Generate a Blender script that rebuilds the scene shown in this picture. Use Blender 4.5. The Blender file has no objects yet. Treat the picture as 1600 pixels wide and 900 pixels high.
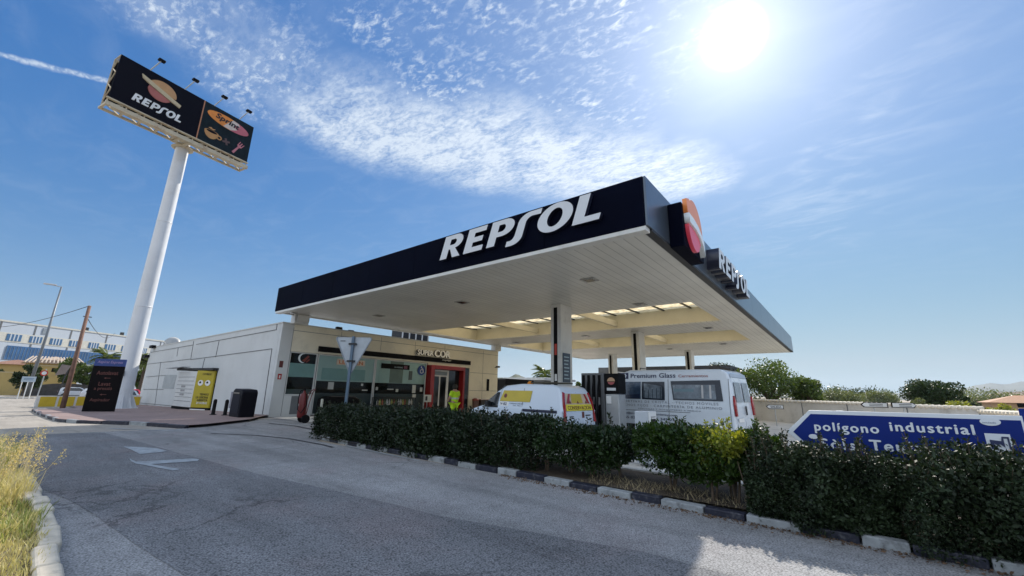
import bpy, bmesh, math, random
import numpy as np
from mathutils import Vector, Matrix
R_ = math.radians
random.seed(7); rng = np.random.default_rng(7)
sc = bpy.context.scene

# ------------------------------------------------------------------ camera
H = 1.6
Fpx, CX, CY = 640.0, 800.0, 450.0
def _u(v): return v/np.linalg.norm(v)
def _c(px, py): return _u(np.array([px-CX, -(py-CY), -Fpx]))
_A = np.stack([-_c(-24, 600), _c(1320, 626), _c(862, -2150)], 1)
_U, _S, _V = np.linalg.svd(_A); ROT = _U@_V; CAMR = ROT.T
CAMP = np.array([0, 0, H])
def ray(px, py): return CAMR@_c(px, py)
def G(px, py, z=0.0):
    d = ray(px, py); return CAMP+d*((z-H)/d[2])
def onX(px, py, x): d = ray(px, py); return CAMP+d*(x/d[0])
def onY(px, py, y): d = ray(px, py); return CAMP+d*(y/d[1])
def W(px, py, dep): return CAMP+CAMR@(np.array([px-CX, -(py-CY), -Fpx])/Fpx*dep)
def zg(x): return -0.016*min(max(-x-24.0, 0.0), 37.5)

cam_d = bpy.data.cameras.new('camera'); cam = bpy.data.objects.new('camera', cam_d)
sc.collection.objects.link(cam); sc.camera = cam
cam_d.sensor_width = 36; cam_d.lens = Fpx/1600*36; cam_d.clip_start = .05; cam_d.clip_end = 20000
M4 = Matrix([list(CAMR[0])+[0], list(CAMR[1])+[0], list(CAMR[2])+[H], [0, 0, 0, 1]])
cam.matrix_world = M4

# ------------------------------------------------------------------ light
SUN = np.array([-.22, 1.27, 1.0]); SUN /= np.linalg.norm(SUN)
EL = math.asin(SUN[2]); AZ = math.atan2(SUN[0], SUN[1])
EXPOSURE = 0.55; SKYS = 0.10; SUNS = 4.2; FILL_CLOUD = .5
wd = bpy.data.worlds.new('World'); sc.world = wd; wd.use_nodes = True
nt = wd.node_tree; nt.nodes.clear()
class N:
    """tiny expression wrapper over shader nodes"""
    def __init__(s, nt): s.nt = nt
    def _in(s, sock, v):
        if v is None: return
        if isinstance(v, bpy.types.NodeSocket): s.nt.links.new(v, sock)
        else: sock.default_value = v
    def m(s, op, a, b=None, c=None, clamp=False):
        n = s.nt.nodes.new('ShaderNodeMath'); n.operation = op; n.use_clamp = clamp
        for i, v in enumerate((a, b, c)): s._in(n.inputs[i], v)
        return n.outputs[0]
    def v(s, op, a, b=None, sc_=None):
        n = s.nt.nodes.new('ShaderNodeVectorMath'); n.operation = op
        s._in(n.inputs[0], a); s._in(n.inputs[1], b)
        if sc_ is not None: s._in(n.inputs['Scale'], sc_)
        return n.outputs['Value'] if op in ('DOT_PRODUCT', 'LENGTH', 'DISTANCE') else n.outputs[0]
    def noise(s, vec, scale, detail=4, rough=.5, dist=0, out=0):
        n = s.nt.nodes.new('ShaderNodeTexNoise'); s._in(n.inputs['Vector'], vec)
        n.inputs['Scale'].default_value = scale; n.inputs['Detail'].default_value = detail
        n.inputs['Roughness'].default_value = rough; n.inputs['Distortion'].default_value = dist
        return n.outputs[out]
    def voro(s, vec, scale, feature='F1', out='Distance'):
        n = s.nt.nodes.new('ShaderNodeTexVoronoi'); n.feature = feature
        s._in(n.inputs['Vector'], vec); n.inputs['Scale'].default_value = scale
        return n.outputs[out]
    def rng(s, x, a, b, c=0., d=1., smooth=True):
        n = s.nt.nodes.new('ShaderNodeMapRange'); n.interpolation_type = 'SMOOTHSTEP' if smooth else 'LINEAR'
        s._in(n.inputs[0], x)
        for i, v in enumerate((a, b, c, d)): s._in(n.inputs[i+1], v)
        return n.outputs[0]
    def mix(s, f, a, b, mode='MIX'):
        n = s.nt.nodes.new('ShaderNodeMix'); n.data_type = 'RGBA'; n.blend_type = mode
        s._in(n.inputs[0], f)
        s._in(n.inputs[6], (*a, 1) if isinstance(a, tuple) and len(a) == 3 else a)
        s._in(n.inputs[7], (*b, 1) if isinstance(b, tuple) and len(b) == 3 else b)
        return n.outputs[2]
    def sep(s, v):
        n = s.nt.nodes.new('ShaderNodeSeparateXYZ'); s._in(n.inputs[0], v); return n.outputs
    def comb(s, x, y, z=0.):
        n = s.nt.nodes.new('ShaderNodeCombineXYZ')
        for i, v in enumerate((x, y, z)): s._in(n.inputs[i], v)
        return n.outputs[0]

def build_sky():
    n = N(nt)
    geo = nt.nodes.new('ShaderNodeTexCoord'); D = n.v('NORMALIZE', geo.outputs['Generated'])
    sky = nt.nodes.new('ShaderNodeTexSky'); sky.sky_type = 'NISHITA'; sky.sun_disc = False
    sky.sun_elevation = EL; sky.sun_rotation = AZ
    sky.air_density = 1.0; sky.dust_density = 0.0; sky.ozone_density = 3.0; sky.altitude = 0
    hs = nt.nodes.new('ShaderNodeHueSaturation'); hs.inputs['Saturation'].default_value = 1.12
    nt.links.new(sky.outputs[0], hs.inputs['Color'])
    # the camera's film curve rolls the bright sky off: per-channel power fit
    K = 2**EXPOSURE
    r_, g_, b_ = n.sep(n.v('SCALE', hs.outputs[0], sc_=SKYS*K))
    base = n.comb(n.m('MULTIPLY', n.m('POWER', r_, 1.10), .41/K), n.m('MULTIPLY', n.m('POWER', g_, .62), .435/K), n.m('MULTIPLY', n.m('POWER', b_, .36), .65/K))
    base = n.v('MINIMUM', base, (.44/K, .56/K, .63/K))
    br, bg_, bb = n.sep(base); base = n.comb(n.m('MINIMUM', br, n.m('MULTIPLY', bg_, .86)), n.m('MAXIMUM', bg_, n.m('MULTIPLY', br, .98)), bb)
    x, y, z = n.sep(D)
    zc = n.m('MAXIMUM', z, .04)
    P = n.comb(n.m('DIVIDE', x, zc), n.m('DIVIDE', y, zc))
    warp = n.noise(P, 2.2, 5, .6, out=1)
    Pw = n.v('ADD', P, n.v('SCALE', n.v('SUBTRACT', warp, (.5, .5, .5)), sc_=.42))
    def seg(a, b, r0, r1, p=Pw):
        a = np.array([*a, 0.]); b = np.array([*b, 0.]); ba = b-a
        pa = n.v('SUBTRACT', p, tuple(a))
        h = n.m('DIVIDE', n.v('DOT_PRODUCT', pa, tuple(ba)), float(ba@ba), clamp=True)
        q = n.v('SUBTRACT', pa, n.v('SCALE', tuple(ba), sc_=h))
        return n.rng(n.v('LENGTH', n.v('MULTIPLY', q, (1, 1, 0))), r1, r0)
    # small ripples of altocumulus
    rot = nt.nodes.new('ShaderNodeMapping'); nt.links.new(P, rot.inputs['Vector'])
    rot.inputs['Rotation'].default_value = (0, 0, R_(-28)); rot.inputs['Scale'].default_value = (1.0, 1.9, 1)
    puffs = n.noise(rot.outputs[0], 24, 6, .66, .35)
    puff = n.m('MULTIPLY', n.rng(puffs, .44, .74), n.rng(n.noise(P, 4.5, 4, .6), .36, .60))
    veil = n.rng(n.noise(rot.outputs[0], 5.5, 7, .62, .6), .30, .66)
    fine = n.rng(n.noise(rot.outputs[0], 33, 5, .62, .6), .36, .62)
    dense = n.m('MAXIMUM', seg((-1.33, .78), (-.80, 1.55), .10, .46), seg((-1.0, 1.35), (-.52, 1.86), .10, .36))
    left = n.m('MAXIMUM', seg((-1.25, .10), (-1.45, .62), .06, .34), seg((-1.38, .5), (-1.15, .95), .04, .36))
    top = n.m('MULTIPLY', n.m('MAXIMUM', seg((-.80, .42), (-.34, .92), .08, .34), seg((-.95, .72), (-.5, 1.2), .02, .34)), .95)
    d1 = n.m('MULTIPLY', dense, n.m('ADD', .16, n.m('ADD', n.m('MULTIPLY', veil, .66), n.m('MULTIPLY', fine, .36))))
    d2 = n.m('MULTIPLY', left, n.m('ADD', .10, n.m('ADD', n.m('MULTIPLY', puff, .80), n.m('MULTIPLY', veil, .20))))
    d3 = n.m('MULTIPLY', top, n.m('ADD', .02, n.m('MULTIPLY', puff, 1.0)))
    wis = n.rng(n.noise(rot.outputs[0], 3.0, 6, .6, .8), .42, .75)
    d4 = n.m('MULTIPLY', n.m('MAXIMUM', seg((.33, 1.25), (.12, 2.1), .02, .25), seg((.1, 1.9), (-.1, 3.2), .02, .5)), n.m('MULTIPLY', wis, .22))
    d5 = n.m('MULTIPLY', wis, .07)
    warp2 = n.noise(P, 9, 4, .6, out=1)
    Pc = n.v('ADD', P, n.v('SCALE', n.v('SUBTRACT', warp2, (.5, .5, .5)), sc_=.05))
    con = n.m('MULTIPLY', seg((-2.0, -.26), (-1.83, .07), .002, .026, Pc), n.m('ADD', .25, n.m('MULTIPLY', fine, .5)))
    dens = n.m('MAXIMUM', n.m('MAXIMUM', d1, d2), n.m('MAXIMUM', d3, n.m('MAXIMUM', n.m('ADD', d4, d5), con)))
    dens = n.m('MULTIPLY', dens, n.rng(z, .12, .34))
    base = n.mix(n.m('MULTIPLY', n.m('EXPONENT', n.m('MULTIPLY', n.m('DIVIDE', n.m('ABSOLUTE', z), .13), -1.)), .92), base, (.36/K, .52/K, .63/K))
    col = n.mix(n.m('MINIMUM', dens, .93), base, (.70*.68, .80*.68, .93*.68))
    # air whitening round the sun, and the sun itself seen through the thin veil
    # unseen cloud fill added behind the viewer to lift shaded ground and walls
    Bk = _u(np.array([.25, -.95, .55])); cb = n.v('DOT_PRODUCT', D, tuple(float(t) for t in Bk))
    fill_cloud = n.m('MULTIPLY', n.rng(cb, .15, .55), n.rng(n.noise(D, 2.6, 6, .55), .36, .52))
    fill_cloud = n.m('MULTIPLY', fill_cloud, n.rng(z, -.02, .10))
    col = n.mix(fill_cloud, col, (1.55*FILL_CLOUD, 1.72*FILL_CLOUD, 1.95*FILL_CLOUD))
    S = ray(1145, 58); c = n.v('DOT_PRODUCT', D, tuple(float(t) for t in S))
    ang = n.m('ARCCOSINE', n.m('MINIMUM', c, .99999))
    g1 = n.m('MULTIPLY', n.m('EXPONENT', n.m('MULTIPLY', n.m('POWER', n.m('DIVIDE', ang, .46), 1.4), -1.)), .23)
    g2 = n.m('MULTIPLY', n.m('EXPONENT', n.m('MULTIPLY', n.m('DIVIDE', ang, .110), -1.)), .60)
    g3 = n.m('MULTIPLY', n.rng(ang, .062, .012), 2.2)
    g = n.m('ADD', g1, n.m('ADD', g2, g3))
    glow = n.v('SCALE', (1.05, 1.02, .92), sc_=g)
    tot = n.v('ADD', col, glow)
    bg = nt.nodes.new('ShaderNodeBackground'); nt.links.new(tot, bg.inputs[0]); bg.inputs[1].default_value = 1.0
    out = nt.nodes.new('ShaderNodeOutputWorld'); nt.links.new(bg.outputs[0], out.inputs[0])
build_sky()
sl = bpy.data.lights.new('sun', 'SUN'); so = bpy.data.objects.new('sun', sl); sc.collection.objects.link(so)
sl.energy = SUNS; sl.angle = R_(.6); sl.color = (1, .93, .83)
so.rotation_mode = 'QUATERNION'; so.rotation_quaternion = Vector(SUN).to_track_quat('Z', 'Y'); so.location = (0, 0, 60)
sc.view_settings.view_transform = 'Standard'; sc.view_settings.look = 'None'
sc.view_settings.gamma = 1.0; sc.view_settings.use_curve_mapping = False
sc.view_settings.exposure = EXPOSURE
sc.render.engine = 'CYCLES'; sc.cycles.use_denoising = True
sc.cycles.max_bounces = 6; sc.cycles.diffuse_bounces = 3; sc.cycles.transparent_max_bounces = 12
sc.cycles.sample_clamp_indirect = 6; sc.cycles.caustics_reflective = False; sc.cycles.caustics_refractive = False

# ------------------------------------------------------------------ materials
_mats = {}
def mat(name, col, rough=.6, metal=0., var=.12, scale=2.0, bump=0., bscale=30., spec=.5, emit=None, stain=None, coat=0., trans=0., alpha=None):
    if name in _mats: return _mats[name]
    m = bpy.data.materials.new(name); m.use_nodes = True; _mats[name] = m
    t = m.node_tree; b = t.nodes['Principled BSDF']; n = N(t)
    tc = t.nodes.new('ShaderNodeTexCoord').outputs['Object']
    f = n.noise(tc, scale, 6, .62)
    f = n.rng(f, .3, .7, 1-var, 1+var, False)
    c = n.v('SCALE', tuple(col), sc_=f)
    if stain:
        s_ = n.rng(n.noise(tc, stain[1], 7, .7), .50, .72)
        c = n.mix(n.m('MULTIPLY', s_, stain[2]), c, tuple(stain[0]))
    t.links.new(c, b.inputs['Base Color'])
    b.inputs['Roughness'].default_value = rough; b.inputs['Metallic'].default_value = metal
    b.inputs['Specular IOR Level'].default_value = spec; b.inputs['Coat Weight'].default_value = coat
    b.inputs['Transmission Weight'].default_value = trans
    if bump:
        bn = t.nodes.new('ShaderNodeBump'); bn.inputs['Strength'].default_value = bump; bn.inputs['Distance'].default_value = .01
        t.links.new(n.noise(tc, bscale, 5, .6), bn.inputs['Height']); t.links.new(bn.outputs[0], b.inputs['Normal'])
    if emit:
        b.inputs['Emission Color'].default_value = (*emit[0], 1); b.inputs['Emission Strength'].default_value = emit[1]
    if alpha is not None: b.inputs['Alpha'].default_value = alpha
    return m
def leaf_mat(name, col, col2, transl=.35, gloss=.35, scale=1.6, through=(1.7, 1.5, .35)):
    if name in _mats: return _mats[name]
    m = bpy.data.materials.new(name); m.use_nodes = True; _mats[name] = m
    t = m.node_tree; t.nodes.clear(); n = N(t)
    gi = t.nodes.new('ShaderNodeNewGeometry'); tc = t.nodes.new('ShaderNodeTexCoord').outputs['Object']
    f = n.m('ADD', n.m('MULTIPLY', gi.outputs['Random Per Island'], .65), n.m('MULTIPLY', n.rng(n.noise(tc, scale, 4), .35, .65), .35))
    c = n.mix(f, tuple(col), tuple(col2))
    p = t.nodes.new('ShaderNodeBsdfPrincipled'); t.links.new(c, p.inputs['Base Color'])
    p.inputs['Roughness'].default_value = gloss; p.inputs['Specular IOR Level'].default_value = .4
    tr = t.nodes.new('ShaderNodeBsdfTranslucent')
    t.links.new(n.mix(1., c, tuple(through), 'MULTIPLY'), tr.inputs[0])
    mx = t.nodes.new('ShaderNodeMixShader'); mx.inputs[0].default_value = transl
    t.links.new(p.outputs[0], mx.inputs[1]); t.links.new(tr.outputs[0], mx.inputs[2])
    o = t.nodes.new('ShaderNodeOutputMaterial'); t.links.new(mx.outputs[0], o.inputs[0])
    return m
def glass_mat(name, tint, rough=.03, alpha=.45):
    """window glass: mirror coat over a see-through tinted pane"""
    if name in _mats: return _mats[name]
    m = bpy.data.materials.new(name); m.use_nodes = True; _mats[name] = m
    t = m.node_tree; t.nodes.clear(); n = N(t)
    tr = t.nodes.new('ShaderNodeBsdfTransparent'); tr.inputs[0].default_value = (*tint, 1)
    gl = t.nodes.new('ShaderNodeBsdfGlossy'); gl.inputs['Roughness'].default_value = rough
    fr = t.nodes.new('ShaderNodeFresnel'); fr.inputs[0].default_value = 1.28
    mx = t.nodes.new('ShaderNodeMixShader'); t.links.new(fr.outputs[0], mx.inputs[0])
    t.links.new(tr.outputs[0], mx.inputs[1]); t.links.new(gl.outputs[0], mx.inputs[2])
    o = t.nodes.new('ShaderNodeOutputMaterial'); t.links.new(mx.outputs[0], o.inputs[0])
    return m

# ------------------------------------------------------------------ mesh helpers
COL = sc.collection
def put(o, parent=None):
    COL.objects.link(o)
    if parent: o.parent = parent
    return o
def rootof(o):
    while o.parent: o = o.parent
    return o
class MB:
    def __init__(s): s.v = []; s.f = []; s.mi = []; s.cur = 0
    def add(s, vs, fs):
        k = len(s.v); s.v += [tuple(map(float, p)) for p in vs]
        for f in fs: s.f.append(tuple(i+k for i in f)); s.mi.append(s.cur)
        return s
    def box(s, x0, y0, z0, x1, y1, z1):
        x0, x1 = sorted((x0, x1)); y0, y1 = sorted((y0, y1)); z0, z1 = sorted((z0, z1))
        return s.add([(x0,y0,z0),(x1,y0,z0),(x1,y1,z0),(x0,y1,z0),(x0,y0,z1),(x1,y0,z1),(x1,y1,z1),(x0,y1,z1)],
                     [(0,3,2,1),(4,5,6,7),(0,1,5,4),(1,2,6,5),(2,3,7,6),(3,0,4,7)])
    def bar(s, a, b, w, h=None, up=(0,0,1)):
        """square bar from a to b"""
        a = Vector(a); b = Vector(b); h = h or w; d = (b-a).normalized(); u = Vector(up)
        if abs(d.dot(u)) > .98: u = Vector((1, 0, 0))
        sd = d.cross(u).normalized(); u = sd.cross(d)
        q = [sd*(i*w/2)+u*(j*h/2) for i, j in ((-1,-1),(1,-1),(1,1),(-1,1))]
        return s.add([a+k for k in q]+[b+k for k in q], [(3,2,1,0),(4,5,6,7),(0,1,5,4),(1,2,6,5),(2,3,7,6),(3,0,4,7)])
    def tube(s, pts, rad, n=10, cap=True):
        pts = [Vector(p) for p in pts]; k = len(s.v)
        if not isinstance(rad, (list, tuple)): rad = [rad]*len(pts)
        prev = None; vs = []
        for i, p in enumerate(pts):
            d = (pts[min(i+1, len(pts)-1)]-pts[max(i-1, 0)]).normalized()
            if prev is None:
                u = Vector((0,0,1)) if abs(d.z) < .95 else Vector((1,0,0)); prev = d.cross(u).normalized()
            sd = (prev-d*prev.dot(d)).normalized(); up = d.cross(sd); prev = sd
            for j in range(n):
                a = 2*math.pi*j/n; vs.append(p+(sd*math.cos(a)+up*math.sin(a))*rad[i])
        fs = [(i*n+j, i*n+(j+1) % n, (i+1)*n+(j+1) % n, (i+1)*n+j) for i in range(len(pts)-1) for j in range(n)]
        if cap: fs += [tuple(range(n))[::-1], tuple(range((len(pts)-1)*n, len(pts)*n))]
        return s.add(vs, fs)
    def lathe(s, prof, c=(0,0,0), n=20, axis='z'):
        vs = []
        for r, h in prof:
            for j in range(n):
                a = 2*math.pi*j/n; x, y = r*math.cos(a), r*math.sin(a)
                p = {'z': (x, y, h), 'x': (h, x, y), 'y': (x, h, y)}[axis]
                vs.append((p[0]+c[0], p[1]+c[1], p[2]+c[2]))
        fs = [(i*n+j, i*n+(j+1) % n, (i+1)*n+(j+1) % n, (i+1)*n+j) for i in range(len(prof)-1) for j in range(n)]
        fs += [tuple(range(n))[::-1], tuple(range((len(prof)-1)*n, len(prof)*n))]
        return s.add(vs, fs)
    def prism(s, poly, a, b, axis='z'):
        """polygon (2-D) pushed from a to b along axis; axis x: poly=(y,z); y: (x,z); z: (x,y)"""
        def P(p, t): return {'z': (p[0], p[1], t), 'x': (t, p[0], p[1]), 'y': (p[0], t, p[1])}[axis]
        n = len(poly)
        return s.add([P(p, a) for p in poly]+[P(p, b) for p in poly],
                     [tuple(range(n))[::-1], tuple(range(n, 2*n))]+[(i, (i+1) % n, n+(i+1) % n, n+i) for i in range(n)])
    def sheet(s, poly, z=0.): return s.add([(p[0], p[1], z) for p in poly], [tuple(range(len(poly)))])
    def build(s, name, m, parent=None, world=False, bevel=0., smooth=False, segs=2, fix=True):
        me = bpy.data.meshes.new(name); me.from_pydata(s.v, [], s.f); 
        for mm in (m if isinstance(m, (list, tuple)) else [m]): me.materials.append(mm)
        me.polygons.foreach_set('material_index', s.mi)
        if fix:
            bm = bmesh.new(); bm.from_mesh(me); bmesh.ops.recalc_face_normals(bm, faces=bm.faces); bm.to_mesh(me); bm.free()
        o = bpy.data.objects.new(name, me)
        if world and parent:
            r = rootof(parent); T = Matrix.Translation(r.location)@Matrix.Rotation(r.rotation_euler.z, 4, 'Z')
            me.transform(T.inverted())
        if smooth:
            for p in me.polygons: p.use_smooth = True
        if bevel:
            b = o.modifiers.new('bevel', 'BEVEL'); b.width = bevel; b.segments = segs; b.limit_method = 'ANGLE'; b.angle_limit = R_(35)
        put(o, parent); return o
def smooth_by_angle(o, deg=40):
    me = o.data
    for p in me.polygons: p.use_smooth = True
    try:
        me.set_sharp_from_angle(angle=R_(deg))
    except Exception: pass
    return o
def tag(o, label=None, cat=None, group=None, kind=None):
    if label: o['label'] = label
    if cat: o['category'] = cat
    if group: o['group'] = group
    if kind: o['kind'] = kind
    return o
def thing(name, loc, label, cat, group=None, rz=0.):
    o = bpy.data.objects.new(name, None); o.empty_display_size = .3; o.location = loc; o.rotation_euler = (0, 0, rz)
    put(o); return tag(o, label, cat, group)
def dup(root, loc, rz=None, label=None):
    def cp(o, par):
        c = o.copy(); COL.objects.link(c); c.parent = par
        for ch in list(o.children): cp(ch, c)
        return c
    c = cp(root, None); c.location = loc
    if rz is not None: c.rotation_euler = (0, 0, rz)
    if label: c['label'] = label
    return c
def curve_mesh(loops, depth, name='shape'):
    """closed 2-D loops (holes by overlap) -> extruded mesh data, x/y plane, depth in z (0..depth)"""
    cu = bpy.data.curves.new(name, 'CURVE'); cu.dimensions = '2D'; cu.fill_mode = 'BOTH'; cu.extrude = max(depth/2, 1e-5)
    for lp in loops:
        sp = cu.splines.new('POLY'); sp.points.add(len(lp)-1); sp.use_cyclic_u = True
        for p, q in zip(sp.points, lp): p.co = (q[0], q[1], 0, 1)
    ob = bpy.data.objects.new(name, cu); COL.objects.link(ob)
    dg = bpy.context.evaluated_depsgraph_get(); me = bpy.data.meshes.new_from_object(ob.evaluated_get(dg))
    bpy.data.objects.remove(ob); bpy.data.curves.remove(cu)
    me.transform(Matrix.Translation((0, 0, depth/2))); return me
def text_mesh(s, depth=.01, bold=0., shear=0., spacing=1., align='LEFT'):
    """font lettering as a mesh; bold = the glyphs repeated a little to each side, each copy a hair prouder"""
    cu = bpy.data.curves.new('lettering', 'FONT'); cu.body = s; cu.size = 1; cu.extrude = max(depth/2, 1e-5)
    cu.shear = shear; cu.space_character = spacing*(1+bold*1.2); cu.align_x = align; cu.resolution_u = 3
    ob = bpy.data.objects.new('lettering', cu); COL.objects.link(ob)
    dg = bpy.context.evaluated_depsgraph_get(); me = bpy.data.meshes.new_from_object(ob.evaluated_get(dg))
    bpy.data.objects.remove(ob); bpy.data.curves.remove(cu)
    me.transform(Matrix.Translation((0, 0, depth/2)))
    if bold:
        bm = bmesh.new()
        for i, (dx, dy) in enumerate(((-1, 0), (1, 0), (0, .7), (0, -.7))):
            c = me.copy(); c.transform(Matrix.Translation((dx*bold, dy*bold, i*.0006))); bm.from_mesh(c); bpy.data.meshes.remove(c)
        bm.to_mesh(me); bm.free()
    return me
def bounds(me):
    n = len(me.vertices); a = np.empty(n*3); me.vertices.foreach_get('co', a); a = a.reshape(-1, 3); return a.min(0), a.max(0)
def frame(o, right, up):
    """matrix mapping local x->right, y->up, z->outward (right x up) at origin o"""
    r = Vector(right).normalized(); u = Vector(up).normalized(); w = r.cross(u)
    return Matrix([(r.x, u.x, w.x, o[0]), (r.y, u.y, w.y, o[1]), (r.z, u.z, w.z, o[2]), (0, 0, 0, 1)])
def place_mesh(mes, mats, name, mtx, parent, fit=None, world=True, sidemat=None):
    """join flat meshes, fit their box to (w,h) and place with mtx"""
    if not isinstance(mes, list): mes = [mes]
    bm = bmesh.new()
    for me in mes: bm.from_mesh(me)
    me = bpy.data.meshes.new(name); bm.to_mesh(me); bm.free()
    if fit:
        lo, hi = bounds(me); sx = fit[0]/(hi[0]-lo[0]) if fit[0] else None; sy = fit[1]/(hi[1]-lo[1]) if fit[1] else sx
        if sx is None: sx = sy
        me.transform(Matrix.Diagonal((sx, sy, 1, 1))@Matrix.Translation((-lo[0], -lo[1], 0)))
    ms = mats if isinstance(mats, (list, tuple)) else [mats]
    me.materials.clear()
    for m in ms: me.materials.append(m)
    if len(ms) > 1:
        for p in me.polygons: p.material_index = 0 if p.normal.z > .7 else 1
    me.transform(mtx)
    if world and parent:
        r = rootof(parent); T = Matrix.Translation(r.location)@Matrix.Rotation(r.rotation_euler.z, 4, 'Z')
        me.transform(T.inverted())
    o = bpy.data.objects.new(name, me); put(o, parent); return o
def text(s, m, name, mtx, parent, w=None, h=None, depth=.01, bold=.0, shear=0., spacing=1., world=True):
    return place_mesh(text_mesh(s, depth, bold, shear, spacing), m, name, mtx, parent, (w, h), world)
def text_cap(s, m, name, mtx, parent, w, cap, depth=.004, bold=.0, shear=0., spacing=1.):
    """lettering on a baseline: given width and capital height"""
    me = text_mesh(s, depth, bold, shear, spacing); lo, hi = bounds(me)
    me.transform(Matrix.Diagonal((w/(hi[0]-lo[0]), cap/.73, 1, 1))@Matrix.Translation((-lo[0], 0, 0)))
    return place_mesh(me, m, name, mtx, parent)
def arc(cx, cy, rx, ry, a0, a1, n=10):
    return [(cx+rx*math.cos(R_(a0+(a1-a0)*i/n)), cy+ry*math.sin(R_(a0+(a1-a0)*i/n))) for i in range(n+1)]
def circ(cx, cy, rx, ry=None, n=28): return arc(cx, cy, rx, ry or rx, 0, 360-360/n, n-1)

# ------------------------------------------------------------------ ground materials
def ground_mat(name, col, var=.10, speck=.25, stainc=None, stainamt=.0, cracks=0., big=.35, warm=None, rough=.9, joints=None):
    m = bpy.data.materials.new(name); m.use_nodes = True; t = m.node_tree; b = t.nodes['Principled BSDF']; n = N(t)
    tc = t.nodes.new('ShaderNodeTexCoord').outputs['Object']
    f = n.rng(n.noise(tc, big, 6, .6), .3, .7, 1-var*1.6, 1+var*1.6, False)
    f = n.m('MULTIPLY', f, n.rng(n.noise(tc, 5., 5, .65), .3, .7, 1-var*.8, 1+var*.8, False))
    g = n.voro(tc, 52.); gs = n.noise(tc, 90., 3, .7)
    f = n.m('MULTIPLY', f, n.rng(n.m('ADD', n.m('MULTIPLY', g, .7), n.m('MULTIPLY', gs, .6)), .25, .95, 1+speck, 1-speck, False))
    c = n.v('SCALE', tuple(col), sc_=f)
    if cracks:
        xs, ys, z_ = n.sep(tc); st = n.noise(n.comb(n.m('MULTIPLY', xs, .12), n.m('MULTIPLY', ys, 1.7)), 1., 4, .55)
        c = n.v('SCALE', c, sc_=n.rng(st, .35, .68, 1.10, .86))
        sp = n.m('MULTIPLY', n.rng(n.voro(tc, .55), .10, .03), n.rng(n.noise(tc, .7, 2), .45, .55)); c = n.mix(n.m('MULTIPLY', sp, .55), c, (.03, .03, .032))
    if warm: c = n.mix(n.rng(n.noise(tc, .5, 4, .6), .48, .68, 0, .8), c, n.v('SCALE', tuple(warm), sc_=f))
    if stainc: c = n.mix(n.m('MULTIPLY', n.rng(n.noise(tc, .9, 8, .7, .4), .52, .70), stainamt), c, tuple(stainc))
    if cracks:
        wv = n.v('ADD', tc, n.v('SCALE', n.noise(tc, 1.2, 5, .6, out=1), sc_=1.1))
        cr = n.rng(n.voro(wv, .34, 'DISTANCE_TO_EDGE'), .003, .014, 1, 0)
        cr = n.m('MULTIPLY', cr, n.rng(n.noise(tc, .25, 3), .48, .6))
        c = n.mix(n.m('MULTIPLY', cr, cracks), c, (.02, .02, .022))
    if joints:
        x, y, z = n.sep(tc)
        jx = n.rng(n.m('ABSOLUTE', n.m('SUBTRACT', n.m('FRACT', n.m('DIVIDE', x, joints)), .5)), .492, .497)
        jy = n.rng(n.m('ABSOLUTE', n.m('SUBTRACT', n.m('FRACT', n.m('DIVIDE', y, joints)), .5)), .492, .497)
        c = n.mix(n.m('MULTIPLY', n.m('MAXIMUM', jx, jy), .6), c, (.05, .05, .05))
    t.links.new(c, b.inputs['Base Color']); b.inputs['Roughness'].default_value = rough
    b.inputs['Specular IOR Level'].default_value = .25
    bn = t.nodes.new('ShaderNodeBump'); bn.inputs['Strength'].default_value = .55; bn.inputs['Distance'].default_value = .006
    t.links.new(n.m('ADD', g, gs), bn.inputs['Height']); t.links.new(bn.outputs[0], b.inputs['Normal'])
    return m
M_ground = ground_mat('dry ground', (.36, .31, .25), .12, .15, (.16, .15, .07), .6)
M_conc = ground_mat('forecourt concrete', (.56, .54, .50), .10, .10, (.14, .13, .12), .45, joints=5.)
M_asph = ground_mat('worn asphalt', (.27, .27, .27), .14, .60, (.14, .14, .145), .35, .5, warm=(.27, .25, .25))
M_asph2 = ground_mat('darker asphalt overlay', (.19, .193, .20), .14, .70, (.15, .15, .155), .3, .45, warm=(.21, .19, .192))
M_pale = ground_mat('sunlit pale concrete', (.33, .30, .26), .06, .10, (.26, .24, .22), .5, .5)
M_red = ground_mat('red paving', (.27, .20, .185), .08, .12, (.14, .11, .10), .5, joints=.4)
M_white = mat('white road paint', (.30, .33, .35), .7, var=.3, scale=6, stain=((.20, .20, .205), 2.6, 1.))
M_soil = ground_mat('planting soil', (.075, .058, .042), .25, .5)
M_kerb = mat('kerb concrete', (.42, .41, .38), .85, var=.18, scale=7, bump=.4, stain=((.16, .15, .13), 6, .6))
M_kblue = mat('navy kerb paint', (.008, .010, .024), .6, var=.3, scale=9, stain=((.12, .12, .13), 11, .7))
M_kwhite = mat('white kerb paint', (.28, .30, .31), .7, var=.22, scale=6, bump=.5, stain=((.10, .10, .10), 7, .85))

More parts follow.
